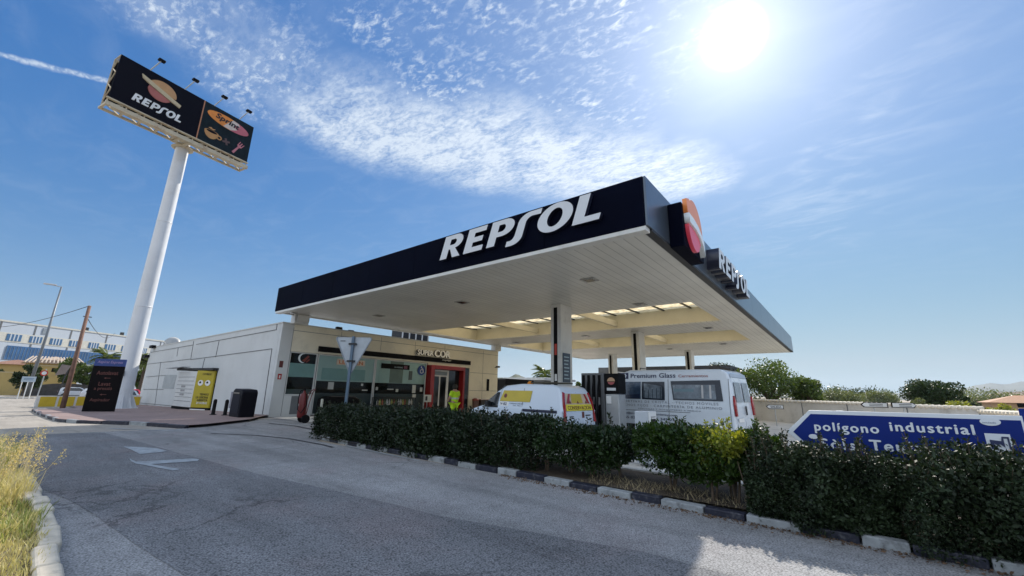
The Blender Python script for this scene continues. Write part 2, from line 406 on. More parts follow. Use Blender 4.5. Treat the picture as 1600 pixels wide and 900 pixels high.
def drape(name, poly, m, dz, cat=None):
    me = bpy.data.meshes.new(name); bm = bmesh.new()
    bm.faces.new([bm.verts.new((p[0], p[1], 0)) for p in poly])
    for xc in (-24.0, -61.5):
        bmesh.ops.bisect_plane(bm, geom=bm.verts[:]+bm.edges[:]+bm.faces[:], plane_co=(xc, 0, 0), plane_no=(1, 0, 0))
    for v in bm.verts: v.co.z = zg(v.co.x)+dz
    bmesh.ops.recalc_face_normals(bm, faces=bm.faces)
    for f in bm.faces:
        if f.normal.z < 0: f.normal_flip()
    bm.to_mesh(me); me.materials.append(m); o = bpy.data.objects.new(name, me); put(o); return tag(o, kind='structure')
def P2(*px): return [tuple(G(x, y)[:2]) for x, y in px]
drape('ground', [(9000*math.cos(a), 9000*math.sin(a)) for a in np.linspace(0, 2*math.pi, 65)[:-1]], M_ground, 0)
drape('sunlit_side_road', [(-19.6, -14), (-19.6, 4.9), (-22.3, 3.9), (-24.6, 2.5), (-29, 2.2), (-42, 2.3), (-44, 4.5), (-140, 12), (-140, -60), (-60, -60)], M_pale, .004)  # pale concrete, made lighter where sun falls; ends on the shadow's edge
drape('road', [(-21, -14), (12, -14), (12, 6.75), (-12.9, 6.75), (-16, 9.9), (-24.1, 9.9), (-20, 5.2), (-19.5, 4.95)], M_asph, .010)
ovl = [(-19.55, -12), (-19.55, 2.6)]+P2((163, 677), (225, 693), (270, 706), (400, 741), (500, 763), (600, 786), (687, 808), (800, 828), (900, 846), (1000, 863))+[(2, 4.5), (7, 4.3), (7, .9), (-2, 1.6)]+P2((285, 900), (210, 852), (150, 808), (110, 784), (80, 771), (50, 762))+[(-12, .7), (-14, -2), (-15, -12)]
drape('asphalt_overlay', ovl, M_asph2, .014)
drape('forecourt', [(-24.15, 9.9), (-13.2, 9.9), (-11.5, 8.6), (14, 8.6), (14, 46), (-24.15, 46)], M_conc, .014)
drape('back_yard', [(-120, 46.2), (60, 46.2), (60, 110), (-120, 110)], ground_mat('yard gravel', (.34, .31, .27), .15, .2), .006)
# planting bed along the kerb
drape('planting_bed', [(-13.0, 6.9), (6, 6.9), (6, 8.6), (-11.5, 8.6)], M_soil, .09)
mb = MB(); mb.box(-11.5, 8.6, 0, 6, 8.75, .12); tag(mb.build('bed_edging', M_kerb), kind='structure')
# raised red pavement beside the shop
pav = [(-42, 2.45), (-35, 2.3), (-29, 2.3), (-26.2, 2.35), (-24.4, 2.7), (-22.4, 3.95), (-19.5, 5.05), (-19.8, 5.8), (-21.6, 8.0), (-24.3, 9.86), (-54, 9.86), (-54, 5.2), (-43.5, 4.6)]
drape('pavement', pav, M_red, .12)
def kerb_run(name, pts, w=.16, h=.13, block=1.0, mats=(M_kwhite, M_kblue), inner=1, base=zg):
    """painted kerb stones following a polyline, one face material per block"""
    mb = MB(); k = 0
    P = [Vector((p[0], p[1], 0)) for p in pts]
    for a, b in zip(P[:-1], P[1:]):
        L = (b-a).length; n = max(1, round(L/block)); d = (b-a)/L
        nn = Vector((-d.y, d.x, 0)).normalized()*w*inner
        cuts = [0]+[L*(i+random.uniform(-.12, .12))/n for i in range(1, n)]+[L]
        for i in range(n):
            s0 = a+d*(cuts[i]+.01); s1 = a+d*(cuts[i+1]-.01); j = random.uniform(-.014, .014)
            z0, z1 = base(s0.x)-.05, base(s0.x)+h+j; q0, q1 = s0+nn, s1+nn
            mb.cur = k % len(mats); k += 1
            mb.add([(s0.x, s0.y+j, z0), (s1.x, s1.y+j, z0), (q1.x, q1.y, z0), (q0.x, q0.y, z0), (s0.x, s0.y+j, z1), (s1.x, s1.y+j, z1), (q1.x, q1.y, z1), (q0.x, q0.y, z1)],
                   [(0,3,2,1),(4,5,6,7),(0,1,5,4),(1,2,6,5),(2,3,7,6),(3,0,4,7)])
    o = mb.build(name, list(mats), bevel=.015); return tag(o, kind='structure')
kerb_run('pavement_kerb', [pav[i] for i in (12, 0, 1, 2, 3, 4, 5, 6)], block=1.0, h=.13, inner=1, mats=(M_kblue, M_kblue, M_kwhite))
kerb_run('forecourt_kerb', [(-13.15, 7.0), (-10, 6.9), (-6.3, 6.78), (-4, 6.72), (-.66, 6.55), (1.4, 6.42), (6, 6.2)], block=.56, h=.105, inner=1)
# broken line and gutter lines between entrance and road
for i, (a, b) in enumerate([((540, 697), (655, 721)), ((170, 670), (296, 675))]):
    pa, pb = G(*a), G(*b); mb = MB(); d = _u(pb-pa); n_ = np.array([-d[1], d[0], 0])*.05
    drape('edge_line', [tuple((pa-n_)[:2]), tuple((pb-n_)[:2]), tuple((pb+n_)[:2]), tuple((pa+n_)[:2])], M_white, .019)
M_tar = mat('tar seam', (.03, .03, .033), .8)
def seam(pts, w, m=M_tar, name='tar_seam', dz=.019):
    P = [G(*p)[:2] for p in pts]
    L, Rr = [], []
    for i, p in enumerate(P):
        d = _u(P[min(i+1, len(P)-1)]-P[max(i-1, 0)]); nn = np.array([-d[1], d[0]])*w/2
        L.append(tuple(p+nn)); Rr.append(tuple(p-nn))
    drape(name, L+Rr[::-1], m, dz)
seam([(330, 678), (400, 681), (450, 686), (505, 696), (520, 700)], .10)
seam([(420, 662), (460, 666), (505, 675)], .14)
# worn direction arrows painted on the overlay
drape('painted_arrow', P2((192, 699), (222, 700), (245, 702), (262, 706), (250, 708), (218, 711), (205, 704)), M_white, .022)
drape('painted_arrow', P2((202, 718), (212, 723), (300, 718), (311, 719), (308, 722), (236, 727), (258, 731), (281, 735), (270, 737), (228, 729), (212, 726), (204, 722)), M_white, .022)

# ------------------------------------------------------------------ canopy
NAVY = mat('navy fascia panel', (.002, .003, .010), .6, var=.25, scale=.5, spec=.02)
GREYF = mat('grey metal fascia', (.10, .125, .16), .28, metal=.55, var=.08, scale=1.5)
def soffit_mat():
    m = bpy.data.materials.new('white slatted soffit'); m.use_nodes = True; t = m.node_tree; b = t.nodes['Principled BSDF']; n = N(t)
    tc = t.nodes.new('ShaderNodeTexCoord').outputs['Object']; x, y, z = n.sep(tc)
    fx = n.m('FRACT', n.m('DIVIDE', x, .30))
    g = n.rng(n.m('ABSOLUTE', n.m('SUBTRACT', fx, .5)), .44, .49)
    c = n.v('SCALE', (.64, .63, .58), sc_=n.rng(n.noise(tc, .35, 6, .6), .3, .7, .86, 1.1, False))
    slat = n.noise(n.comb(n.m('FLOOR', n.m('DIVIDE', x, .30)), 0., 0.), 3.1, 1)
    c = n.v('SCALE', c, sc_=n.rng(slat, .3, .7, .95, 1.05, False))
    c = n.mix(n.m('MULTIPLY', g, .62), c, (.10, .10, .09))
    t.links.new(c, b.inputs['Base Color']); b.inputs['Roughness'].default_value = .38; b.inputs['Metallic'].default_value = 0
    bn = t.nodes.new('ShaderNodeBump'); bn.inputs['Strength'].default_value = .5; bn.inputs['Distance'].default_value = .01; bn.invert = True
    t.links.new(g, bn.inputs['Height']); t.links.new(bn.outputs[0], b.inputs['Normal'])
    return m
SOF = soffit_mat()
CREAM = mat('cream lightwell lining', (.64, .59, .45), .6, var=.08, scale=.7)
LINT = mat('white column sheet', (.62, .62, .59), .35, var=.08, scale=1.2, stain=((.30, .29, .26), 1.3, .35))
BLACK = mat('matt black', (.005, .005, .006), .6, var=.2, spec=.12)
DGREY = mat('dark grey metal', (.030, .031, .034), .5, var=.15, spec=.25)
STEEL = mat('galvanised steel', (.42, .44, .45), .38, metal=.7, var=.12, scale=5)
WHITEP = mat('white paint', (.72, .73, .72), .4, var=.06)
LETTER = mat('letter face white', (.58, .61, .64), .35, var=.03)
LETSIDE = mat('letter side dark', (.012, .014, .03), .3)
x0, x1, y0, y1, zs, zt = -24.15, -3.30, 9.30, 44.8, 5.60, 6.95
can = thing('fuel_station_canopy', (-13.7, 27, 0), 'huge flat forecourt canopy with navy fascia and white slatted underside over the pumps', 'canopy')
wells = [(-23.2, -4.85, 18.7, 24.5), (-23.2, -4.95, 28.3, 34.2)]
# soffit sheet with the two well openings
mb = MB(); ys = [y0+.3]+[w for a in wells for w in a[2:]]+[y1-.15]
for i in range(0, 6, 2): mb.box(x0+.15, ys[i], zs, x1-.15, ys[i+1], zs+.05)
for w in wells:
    mb.box(x0+.15, w[2], zs, w[0], w[3], zs+.05); mb.box(w[1], w[2], zs, x1-.15, w[3], zs+.05)
mb.build('soffit', SOF, can, True)
mskin = bpy.data.materials.new('translucent rooflight sheet'); mskin.use_nodes = True; t = mskin.node_tree; t.nodes.clear(); n = N(t)
a = t.nodes.new('ShaderNodeBsdfTranslucent'); t.links.new(n.mix(n.rng(n.noise(t.nodes.new('ShaderNodeTexCoord').outputs['Object'], 2.6, 5, .7), .35, .65), (.50, .38, .20), (.95, .82, .55)), a.inputs[0])
b = t.nodes.new('ShaderNodeBsdfDiffuse'); b.inputs[0].default_value = (.5, .45, .3, 1); mx = t.nodes.new('ShaderNodeMixShader'); mx.inputs[0].default_value = .2
t.links.new(a.outputs[0], mx.inputs[1]); t.links.new(b.outputs[0], mx.inputs[2])
o_ = t.nodes.new('ShaderNodeOutputMaterial'); t.links.new(mx.outputs[0], o_.inputs[0])
for w in wells:
    mb = MB(); t_ = .06; zt2 = 7.05
    mb.box(w[0]-t_, w[2]-t_, zs+.052, w[1]+t_, w[2]-.002, zt2); mb.box(w[0]-t_, w[3]+.002, zs+.052, w[1]+t_, w[3]+t_, zt2)
    mb.box(w[0]-t_, w[2], zs+.052, w[0]-.002, w[3], zt2); mb.box(w[1]+.002, w[2], zs+.052, w[1]+t_, w[3], zt2)
    for i in (1, 2):
        xx = w[0]+(w[1]-w[0])*i/3; mb.box(xx-.07, w[2], zs+.15, xx+.07, w[3], zs+.5)
    ln = mb.build('lightwell', CREAM, can, True); mb = MB(); mr = MB(); nx = 12
    for i in range(nx):
        a = w[0]+(w[1]-w[0])*i/nx; b = w[0]+(w[1]-w[0])*(i+1)/nx
        mb.add([(a+.05, w[2], 6.38), (b-.05, w[2], 6.38), (b-.05, w[3], 6.52), (a+.05, w[3], 6.52)], [(0, 1, 2, 3)])
        mr.bar((a, w[2], 6.36), (a, w[3], 6.50), .09, .09)
    mb.build('rooflight_sheets', mskin, ln, True); mr.build('rooflight_bars', DGREY, ln, True)
# roof deck round the wells
mb = MB()
for i in range(0, 6, 2): mb.box(x0+.12, (ys[i] if i else y0+.12)+(.08 if i else 0), zt-.25, x1-.12, ys[i+1]-(.08 if i < 4 else -.03), zt-.15)
for w in wells:
    mb.box(x0+.12, w[2]-.07, zt-.25, w[0]-.08, w[3]+.07, zt-.15); mb.box(w[1]+.08, w[2]-.07, zt-.25, x1-.12, w[3]+.07, zt-.15)
mb.build('roof_deck', DGREY, can, True)
# fascias, each side a sheet of panels with thin shadow joints
mb = MB(); nx = 7
for i in range(nx):
    a = x0+(x1-.0-x0)*i/nx; b = x0+(x1-x0)*(i+1)/nx; mb.box(a+.004, y0, zs+.02, b-.004, y0+.10, zt)
mb.build('front_fascia', NAVY, can, True, bevel=.006)
mb = MB(); ny = 12
for i in range(ny):
    a = y0+.02+(y1-y0)*i/ny; b = y0+.02+(y1-y0)*(i+1)/ny; mb.box(x1, a+.004, zs+.02, x1+.06, b-.004, zt)
mb.build('side_fascia', GREYF, can, True, bevel=.006)
mb = MB(); mb.box(x0-.06, y0, zs+.02, x0, y1, zt); mb.box(x0, y1-.1, zs+.02, x1, y1, zt); mb.build('rear_fascia', NAVY, can, True)
mb = MB(); mb.box(x0, y0+.012, zs-.10, x1, y0+.30, zs+.018); mb.box(x0, y0+.30, zs-.06, x0+.15, y1, zs+.018)
mb.box(x0, y1-.15, zs-.06, x1, y1-.02, zs+.018); mb.build('edge_trim', LINT, can, True, bevel=.01)
mb = MB(); mb.box(x1-.15, y0+.30, zs-.05, x1+.055, y1-.02, zs+.018); mb.build('side_gutter', DGREY, can, True)
# logo-type letters
def RING(lp, inner): return [lp, inner]
def wordmark(shear=.22):
    L = []; adv = 0
    def add(loops, w):
        nonlocal adv
        for lp in loops: L.append([(x+adv+y*shear, y) for x, y in lp])
        adv += w
    Rbowl = arc(.46, .70, .30, .30, 90, -78, 12)
    add([[(0, 0), (0, 1), (.46, 1)]+Rbowl[1:]+[(.80, 0), (.50, 0), (.33, .38), (.27, .38), (.27, 0)], [(.27, .57), (.27, .81), (.42, .81)]+arc(.42, .69, .09, .12, 90, -90, 8)], .93)
    add([[(0, 0), (0, 1), (.66, 1), (.66, .79), (.27, .79), (.27, .61), (.60, .61), (.60, .40), (.27, .40), (.27, .21), (.68, .21), (.68, 0)]], .84)
    add([[(0, 0), (0, 1), (.44, 1)]+arc(.44, .67, .34, .33, 90, -90, 12)+[(.27, .34), (.27, 0)], [(.27, .53), (.27, .81), (.40, .81)]+arc(.40, .67, .10, .14, 90, -90, 8)], .74)
    s = [(-.06, -.16)]+arc(.10, .14, .30, .30, -90, 0, 8)+[(.40, .62)]+arc(.58, .62, .18, .20, 180, 100, 6)+[(.80, .80), (.80, 1.0)]+arc(.50, .66, .34, .34, 82, 178, 8)+[(.15, .20)]+arc(.02, .20, .12, .16, 0, -80, 5)+[(-.06, .04)]
    add([s], .80)
    add([circ(.45, .5, .47, .52, 30), circ(.45, .5, .20, .33, 26)], 1.0)
    add([[(0, 0), (0, 1), (.27, 1), (.27, .21), (.66, .21), (.66, 0)]], .7)
    return L
def put_wordmark(name, mtx, parent, w, h, depth, mats):
    me = curve_mesh(wordmark(), depth, name); lo, hi = bounds(me)
    me.transform(Matrix.Diagonal((w/(hi[0]-lo[0]), h/(hi[1]-lo[1]), 1, 1))@Matrix.Translation((-lo[0], -lo[1], 0)))
    me.materials.clear()
    for m in mats: me.materials.append(m)
    if len(mats) > 1:
        for p in me.polygons: p.material_index = 0 if p.normal.z > .7 else 1
    me.transform(mtx)
    r = rootof(parent); me.transform((Matrix.Translation(r.location)@Matrix.Rotation(r.rotation_euler.z, 4, 'Z')).inverted())
    o = bpy.data.objects.new(name, me); put(o, parent); return o
put_wordmark('front_lettering', frame((-10.62, y0-.002, 5.90), (1, 0, 0), (0, 0, 1)), can, 6.22, .95, .14, (LETTER, LETSIDE))
put_wordmark('side_lettering', frame((x1+.062, 14.95, 5.76), (0, 1, 0), (0, 0, 1)), can, 5.85, .93, .40, (LETTER, LETSIDE))
# emblem box on the side fascia
EMO = mat('emblem orange', (.80, .25, .06), .3, var=.05); EMW = mat('emblem white', (.72, .78, .80), .3, var=.03); EMR = mat('emblem red', (.72, .06, .10), .3, var=.05)
box = MB().box(x1+.062, 10.95, 5.50, x1+.44, 12.95, 6.78).build('emblem_box', NAVY, can, True, bevel=.02)
def emblem(parent, mtx, k, depth=.06, colors=(None, None, None), kx=1.):
    """round emblem: orange dome, pale slanted band, red lower segment; unit radius about 1"""
    o, w, r = colors
    if kx == 1.:
        A = [(-.96, .24), (-.30, .20), (.28, .06), (.70, -.18), (.96, -.36)]; B = [(.96, -1.0), (.80, -.60), (.38, -.30), (-.15, -.16), (-.90, -.12)]
        dome = [(-.97, .28), (-1.02, .80), (-.66, .92)]+arc(-.05, .0, .98, 1.04, 122, -18, 18)+[(.70, -.14), (.28, .10), (-.30, .24)]
        band = A+B; lower = [(-.88, -.16), (-.15, -.20), (.36, -.34), (.66, -.60)]+arc(-.12, -.12, .80, .94, -34, -176, 18)
    else:
        A = [(-1.34, .74), (-.62, .44), (.12, .12), (.66, -.14), (1.30, -.42)]; B = [(1.24, -.74), (.62, -.50), (.05, -.26), (-.70, .06), (-1.26, .40)]
        dome = [(-.80, .54)]+arc(0, .0, .92, 1.0, 142, -4, 20)+[(.66, -.10), (.12, .16)]
        band = A+B; lower = [(-.80, .06), (.05, -.30), (.62, -.54)]+arc(-.06, -.06, .80, .94, -38, -172, 18)
    for nm, lp, mm, off in (('emblem_dome', dome, o, .02), ('emblem_segment', lower, r, 0), ('emblem_band', band, w, .06)):
        place_mesh(curve_mesh([[(x*k*kx, y*k) for x, y in lp]], depth+off*k, nm), [mm, mm], nm, mtx, parent)
emblem(can, frame((x1+.442, 11.82, 6.30), (0, 1, 0), (0, 0, 1)), .74, .10, (EMO, EMW, EMR))
# columns
def column(cx_, cy_, base=0., w=.54, d=1.0, sign=None):
    mb = MB(); xa, xb, ya, yb = cx_-w/2, cx_+w/2, cy_-d/2, cy_+d/2
    mb.box(xa, ya, base, xb, yb, zs-.002)
    c = mb.build('column', LINT, can, True, bevel=.012)
    if base < 1:
        MB().box(xa+.17, ya-.012, .2, xa+.36, ya+.0, zs-.15).build('dark_strip', BLACK, c, True)
        MB().box(xa-.015, ya-.015, 0.01, xb+.015, yb+.015, .35).build('column_foot', DGREY, c, True, bevel=.01)
    return c
cA = column(-10.12, 16.45); cB = column(-10.35, 26.4); cC = column(-10.85, 39.9); cD = column(-18.6, 40.3)
for (cx_, cy_) in ((-24.6+.55, 10.65), (-24.05, 28.0)): column(cx_, cy_, 5.08, .5, .8)
MB().box(-9.848, 16.10, 2.05, -9.82, 16.72, 3.35).build('column_notice', mat('dark blue notice', (.012, .03, .06), .3), cA, True)
mb = MB()
for i in range(7): mb.box(-9.819, 16.18, 3.15-i*.16, -9.815, 16.62-.05*(i % 3), 3.20-i*.16)
mb.build('notice_text', mat('pale print', (.35, .45, .5), .5), cA, True)
mb = MB(); mb.box(-10.17, 15.925, 3.25, -10.05, 15.935, 3.75); mb.build('column_sticker', mat('red sticker', (.5, .05, .03), .5), cA, True)
MB().box(-10.17, 15.925, 2.1, -10.05, 15.935, 2.4).build('column_sticker', WHITEP, cA, True)
# recessed lamps in the soffit
for i, (px, py) in enumerate([(921, 437), (722, 472), (592, 493), (1107, 512), (1000, 475), (895, 497), (690, 516), (915, 525), (806, 535), (1018, 508), (1130, 537), (455, 488), (1047, 545)]):
    p = G(px, py, zs)
    if not (x0+.6 < p[0] < x1-.4 and y0 < p[1] < y1-.3) or any(w[0]-.3 < p[0] < w[1]+.3 and w[2]-.3 < p[1] < w[3]+.3 for w in wells): continue
    mb = MB(); mb.box(p[0]-.26, p[1]-.26, zs-.03, p[0]+.26, p[1]+.26, zs-.001)
    l = mb.build('downlight', mat('lamp rim', (.30, .30, .28), .4), can, True, bevel=.01)
    MB().box(p[0]-.17, p[1]-.17, zs-.036, p[0]+.17, p[1]+.17, zs-.031).build('lens', mat('dark lens', (.03, .03, .03), .15), l, True)
MB().box(-23.6, 10.3, 5.2, -23.55, 10.95, 5.55).build('camera_plate', LINT, can, True)

# ------------------------------------------------------------------ shop
XF, YW, ZR = -24.30, 9.87, 5.07
WALLM = mat('white rendered wall', (.55, .57, .57), .75, var=.05, scale=.6, bump=.15, bscale=12, stain=((.42, .43, .42), .8, .35))
FRONTM = mat('cream cladding panels', (.74, .69, .55), .6, var=.06, scale=.8, stain=((.42, .40, .33), .9, .3))
JOINT = mat('wall joint', (.12, .13, .14), .8)
RED = mat('red portal paint', (.24, .008, .008), .35, var=.1, coat=.1)
ALU = mat('white aluminium', (.62, .63, .62), .35, var=.05)
shop = thing('shop_building', (-39, 19, 0), 'low white station shop with glazed front under the canopy corner', 'building')
mb = MB()
mb.box(-54, YW, -.7, XF-.32, YW+.3, ZR)                       # side wall
mb.box(-54, 28.3, -.7, XF-.32, 28.6, ZR); mb.box(-54, YW+.3, -.7, -53.7, 28.3, ZR)
mb.build('side_wall', WALLM, shop, True)
mb = MB()
T = .30
mb.box(XF-T, YW, 0, XF, 10.50, ZR)                      # corner pier
mb.box(XF-T, 10.50, 0, XF, 12.12, 1.14)                 # under the first window
mb.build('corner_pier', WALLM, shop, True)
mb = MB()
mb.box(XF-T, 10.50, 3.55, XF, 20.55, ZR); mb.box(XF-T, 20.55, 3.42, XF, 25.0, ZR); mb.box(XF-T, 25.0, 0, XF, 28.6, ZR)
mb.build('front_wall', FRONTM, shop, True)
mb = MB(); mb.box(-54.03, YW-.03, ZR, XF+.03, YW+.33, ZR+.07); mb.box(XF-T-.03, YW+.33, ZR, XF+.03, 28.63, ZR+.07); mb.build('coping', mat('coping metal', (.50, .50, .47), .5), shop, True)
MB().box(-53.7, YW+.33, ZR-.35, XF-T-.03, 28.3, ZR-.28).build('roof', mat('roof felt', (.25, .25, .25), .9), shop, True)
# joints of the wall panels
def wl(*seq):
    mb_ = MB(); pts = [onY(200+x/4.5, 480+y/4.5, YW) for x, y in seq]
    for a, b in zip(pts[:-1], pts[1:]): mb_.bar((a[0], YW-.004, a[2]), (b[0], YW-.004, b[2]), .05, .03)
    return mb_
mj = MB()
for seq in ([(160, 318), (462, 265)], [(464, 237), (442, 368), (1014, 292), (944, 770)], [(480, 262), (1045, 158), (1050, 118)], [(642, 236), (618, 352)], [(540, 362), (525, 430)], [(140, 400), (440, 364)], [(130, 490), (265, 478)], [(110, 577), (250, 577)], [(80, 672), (300, 692)], [(355, 285), (345, 345)], [(232, 385), (190, 690)]):
    w = wl(*seq); mj.add(w.v, w.f)
mj.build('wall_joints', JOINT, shop, True)
mj = MB()
for z in (4.72, 3.05, 1.6): mj.box(XF+.001, 25.05 if z < 4 else 10.5, z, XF+.006, 28.55, z+.025)
for y in (13.4, 16.3, 19.2, 22.1, 26.6): mj.box(XF+.001, y, 4.1 if y < 25 else .2, XF+.006, y+.02, 5.0)
mj.box(XF+.001, 10.48, .05, XF+.006, 10.50, 4.9)
mj.build('cladding_joints', JOINT, shop, True)
# side window with lowered blind and vents
a, b = onY(262, 588, YW), onY(274, 607, YW)
MB().box(a[0]-.9, YW-.02, a[2]-1.0, a[0]+2.6, YW-.002, a[2]+.12).build('side_window', mat('window blind grey', (.35, .38, .39), .5), shop, True)
# first window: black head with moon mark, teal film, dark, grey film
TEAL = mat('teal window film', (.30, .50, .50), .5, var=.08, scale=1.5); TEAL2 = mat('pale teal film', (.52, .68, .67), .5, var=.06, scale=1.2)
GREYW = mat('grey window film', (.075, .095, .105), .6, var=.1); INK = mat('dark shop interior', (.004, .005, .005), .6, spec=.1)
def pane_stack(ya, yb, bands, zlo, zhi):
    """a framed shopfront pane: film bands and interior-dark sheets behind glass"""
    fr = MB(); f = .05
    fr.box(XF-.16, ya, zlo, XF-.02, ya+f, zhi); fr.box(XF-.16, yb-f, zlo, XF-.02, yb, zhi)
    fr.box(XF-.16, ya+f, zlo, XF-.02, yb-f, zlo+f); fr.box(XF-.16, ya+f, zhi-f, XF-.02, yb-f, zhi)
    w = fr.build('shop_window', ALU, shop, True, bevel=.008)
    for (z0_, z1_, m_) in bands: MB().box(XF-.125, ya+f, max(z0_, zlo+f), XF-.115, yb-f, min(z1_, zhi-f)-.002).build('film', m_, w, True)
    g = MB(); g.add([(XF-.09, ya+f, zlo+f), (XF-.09, yb-f, zlo+f), (XF-.09, yb-f, zhi-f), (XF-.09, ya+f, zhi-f)], [(0, 1, 2, 3)])
    g.build('pane', glass_mat('shop glass', (.86, .92, .90)), w, True); return w
w1 = pane_stack(10.52, 12.10, [(1.15, 1.48, GREYW), (1.48, 2.15, INK), (2.15, 2.92, TEAL), (2.92, 3.53, INK)], 1.15, 3.53)
me = curve_mesh([arc(0, 0, .27, .27, 70, 290, 18)+[(x+.08, y) for x, y in arc(0, 0, .24, .24, 275, 85, 16)]], .006)
place_mesh(me, EMW, 'crescent_mark', frame((XF-.085, 11.28, 3.22), (0, 1, 0), (0, 0, 1)), w1)
me = curve_mesh([[(-.2, -.12), (.12, .2), (.2, .12), (-.05, -.2)], [(.0, -.2), (.22, .02), (.24, -.06), (.08, -.22)]], .006)
place_mesh(me, mat('dull red mark', (.18, .03, .02), .5), 'mark_strokes', frame((XF-.085, 11.45, 3.2), (0, 1, 0), (0, 0, 1)), w1)
for ya, yb in ((12.16, 16.05), (16.10, 20.42)):
    w = pane_stack(ya, yb, [(.08, 1.28, GREYW), (1.28, 1.98, INK), (1.98, 3.52, TEAL2)], .06, 3.52)  # black middle sheet stands for the unlit interior
    MB().box(XF-.112, ya+.35, 2.05, XF-.108, ya+(2.9 if ya < 13 else .0)+.36, 2.75).build('film_panel', TEAL, w, True)
    if ya > 14: MB().box(XF-.112, 17.3, 2.0, XF-.108, 18.4, 3.46).build('film_panel', mat('tan blind', (.22, .27, .22), .5), w, True)
# posters and stickers on the glass
def facebox(name, ya, yb, z0_, z1_, m_, off=.0, par=None): return MB().box(XF+off-.02, ya, z0_, XF+off, yb, z1_).build(name, m_, par or shop, True)
p = facebox('window_banner', 13.35, 15.30, 2.98, 3.34, mat('cream banner', (.62, .53, .43), .6), -.06)
text('LEKHAN', mat('orange lettering', (.50, .12, .03), .5), 'lettering', frame((XF-.058, 13.5, 3.05), (0, 1, 0), (0, 0, 1)), p, w=1.65, h=.22, depth=.004, bold=.02)
p = facebox('hours_plate', 16.55, 18.9, 2.94, 3.28, INK, -.06)
text('24 HORAS', mat('pale print', (.35, .45, .5), .5), 'lettering', frame((XF-.058, 17.6, 3.02), (0, 1, 0), (0, 0, 1)), p, w=.7, h=.1, depth=.004, bold=.01)
facebox('hours_plate_mark', 18.4, 18.7, 3.0, 3.2, mat('dull purple', (.15, .05, .09), .5), -.055)
me = curve_mesh([circ(0, 0, .36)], .006); ds = place_mesh(me, mat('access sign blue', (.01, .05, .22), .4), 'access_sticker', frame((XF-.06, 20.0, 2.98), (0, 1, 0), (0, 0, 1)), shop)
me1 = curve_mesh([circ(-.03, .22, .05, n=12), ], .004)
me2 = curve_mesh([[(-.07, .15), (0, .15), (.01, .02), (.12, .02), (.17, -.16), (.23, -.14), (.22, -.10), (.19, -.09), (.15, .08), (.02, .08), (.02, .10), (.11, .10), (.11, .13), (.0, .14)], circ(.01, -.08, .15, n=20), circ(.01, -.08, .11, n=18)], .004)
place_mesh([me1, me2], WHITEP, 'wheelchair_symbol', frame((XF-.054, 20.0, 2.98), (0, 1, 0), (0, 0, 1)), ds)
for ya, za, w_, h_ in ((13.0, 1.50, .35, .42), (15.2, 1.75, .14, .14), (15.3, 1.45, .4, .07), (16.3, 1.5, .16, .2), (17.2, 1.55, .5, .06), (17.9, 1.4, .2, .2), (19.3, 1.35, .3, .55), (19.35, 1.0, .32, .26), (20.0, 1.45, .22, .3), (18.9, 2.25, .30, .62)):
    dark = (h_ > .6)
    facebox('window_sticker', ya, ya+w_, za, za+h_, mat('poster dark', (.06, .08, .08), .5) if dark else mat('poster pale', (.48, .50, .48), .6), -.08)
# sign band and shop name
band = MB().box(XF+.002, 12.05, 3.66, XF+.10, 25.0, 3.98).build('sign_band', BLACK, shop, True, bevel=.01)
t1 = text_mesh('SUPER', .14, .055, 0, .95); lo, hi = bounds(t1); t1.transform(Matrix.Diagonal((1.55/(hi[0]-lo[0]), .39/(hi[1]-lo[1]), 1, 1))@Matrix.Translation((-lo[0], -lo[1], 0)))
t2 = text_mesh('COR', .14, .06, 0, .92); lo, hi = bounds(t2); t2.transform(Matrix.Translation((1.62, -.04, 0))@Matrix.Diagonal((1.65/(hi[0]-lo[0]), .56/(hi[1]-lo[1]), 1, 1))@Matrix.Translation((-lo[0], -lo[1], 0)))
place_mesh([t1, t2], [mat('sign letters cream', (.86, .85, .82), .45), LETSIDE], 'shop_name_lettering', frame((XF+.11, 19.25, 4.06), (0, 1, 0), (0, 0, 1)), shop)  # dark sides also carry the letters' side shading in their colour
text('stop&go', mat('small sign letters', (.6, .6, .56), .5), 'small_lettering', frame((XF+.102, 21.8, 3.78), (0, 1, 0), (0, 0, 1)), band, w=.95, h=.16, depth=.01, bold=.01, shear=.2)
# red portal, doors
fr = MB(); fr.box(XF-.15, 20.50, 0.02, XF+.45, 20.86, 3.40); fr.box(XF-.15, 20.86, 3.12, XF+.45, 24.05, 3.40); fr.box(XF-.15, 23.86, .02, XF+.45, 24.05, 3.12)
portal = fr.build('entrance_portal', RED, shop, True, bevel=.02)
d = MB(); d.box(XF-.12, 20.95, .02, XF-.02, 21.08, 3.0); d.box(XF-.12, 22.55, .02, XF-.02, 22.70, 3.1); d.box(XF-.12, 21.08, 2.60, XF-.02, 22.55, 2.70); d.box(XF-.12, 21.08, 2.98, XF-.02, 22.55, 3.1)
dr = d.build('entrance_door', ALU, shop, True, bevel=.01)
for ya, yb in ((21.08, 21.82), (21.84, 22.55)):
    MB().box(XF-.10, ya, .05, XF-.06, ya+.05, 2.6).box(XF-.10, yb-.05, .05, XF-.06, yb, 2.6).build('door_stile', ALU, dr, True)
    MB().add([(XF-.08, ya, .05), (XF-.08, yb, .05), (XF-.08, yb, 2.6), (XF-.08, ya, 2.6)], [(0, 1, 2, 3)]).build('pane', glass_mat('door glass', (.55, .6, .62)), dr, True)
MB().box(XF-.10, 21.08, 2.72, XF-.06, 22.55, 2.97).build('transom_panel', mat('transom grey', (.20, .24, .26), .3), dr, True)
MB().box(XF-.1, 24.08, .1, XF-.03, 24.95, 3.36).build('side_poster', mat('dark glossy poster', (.012, .012, .02), .15), shop, True)
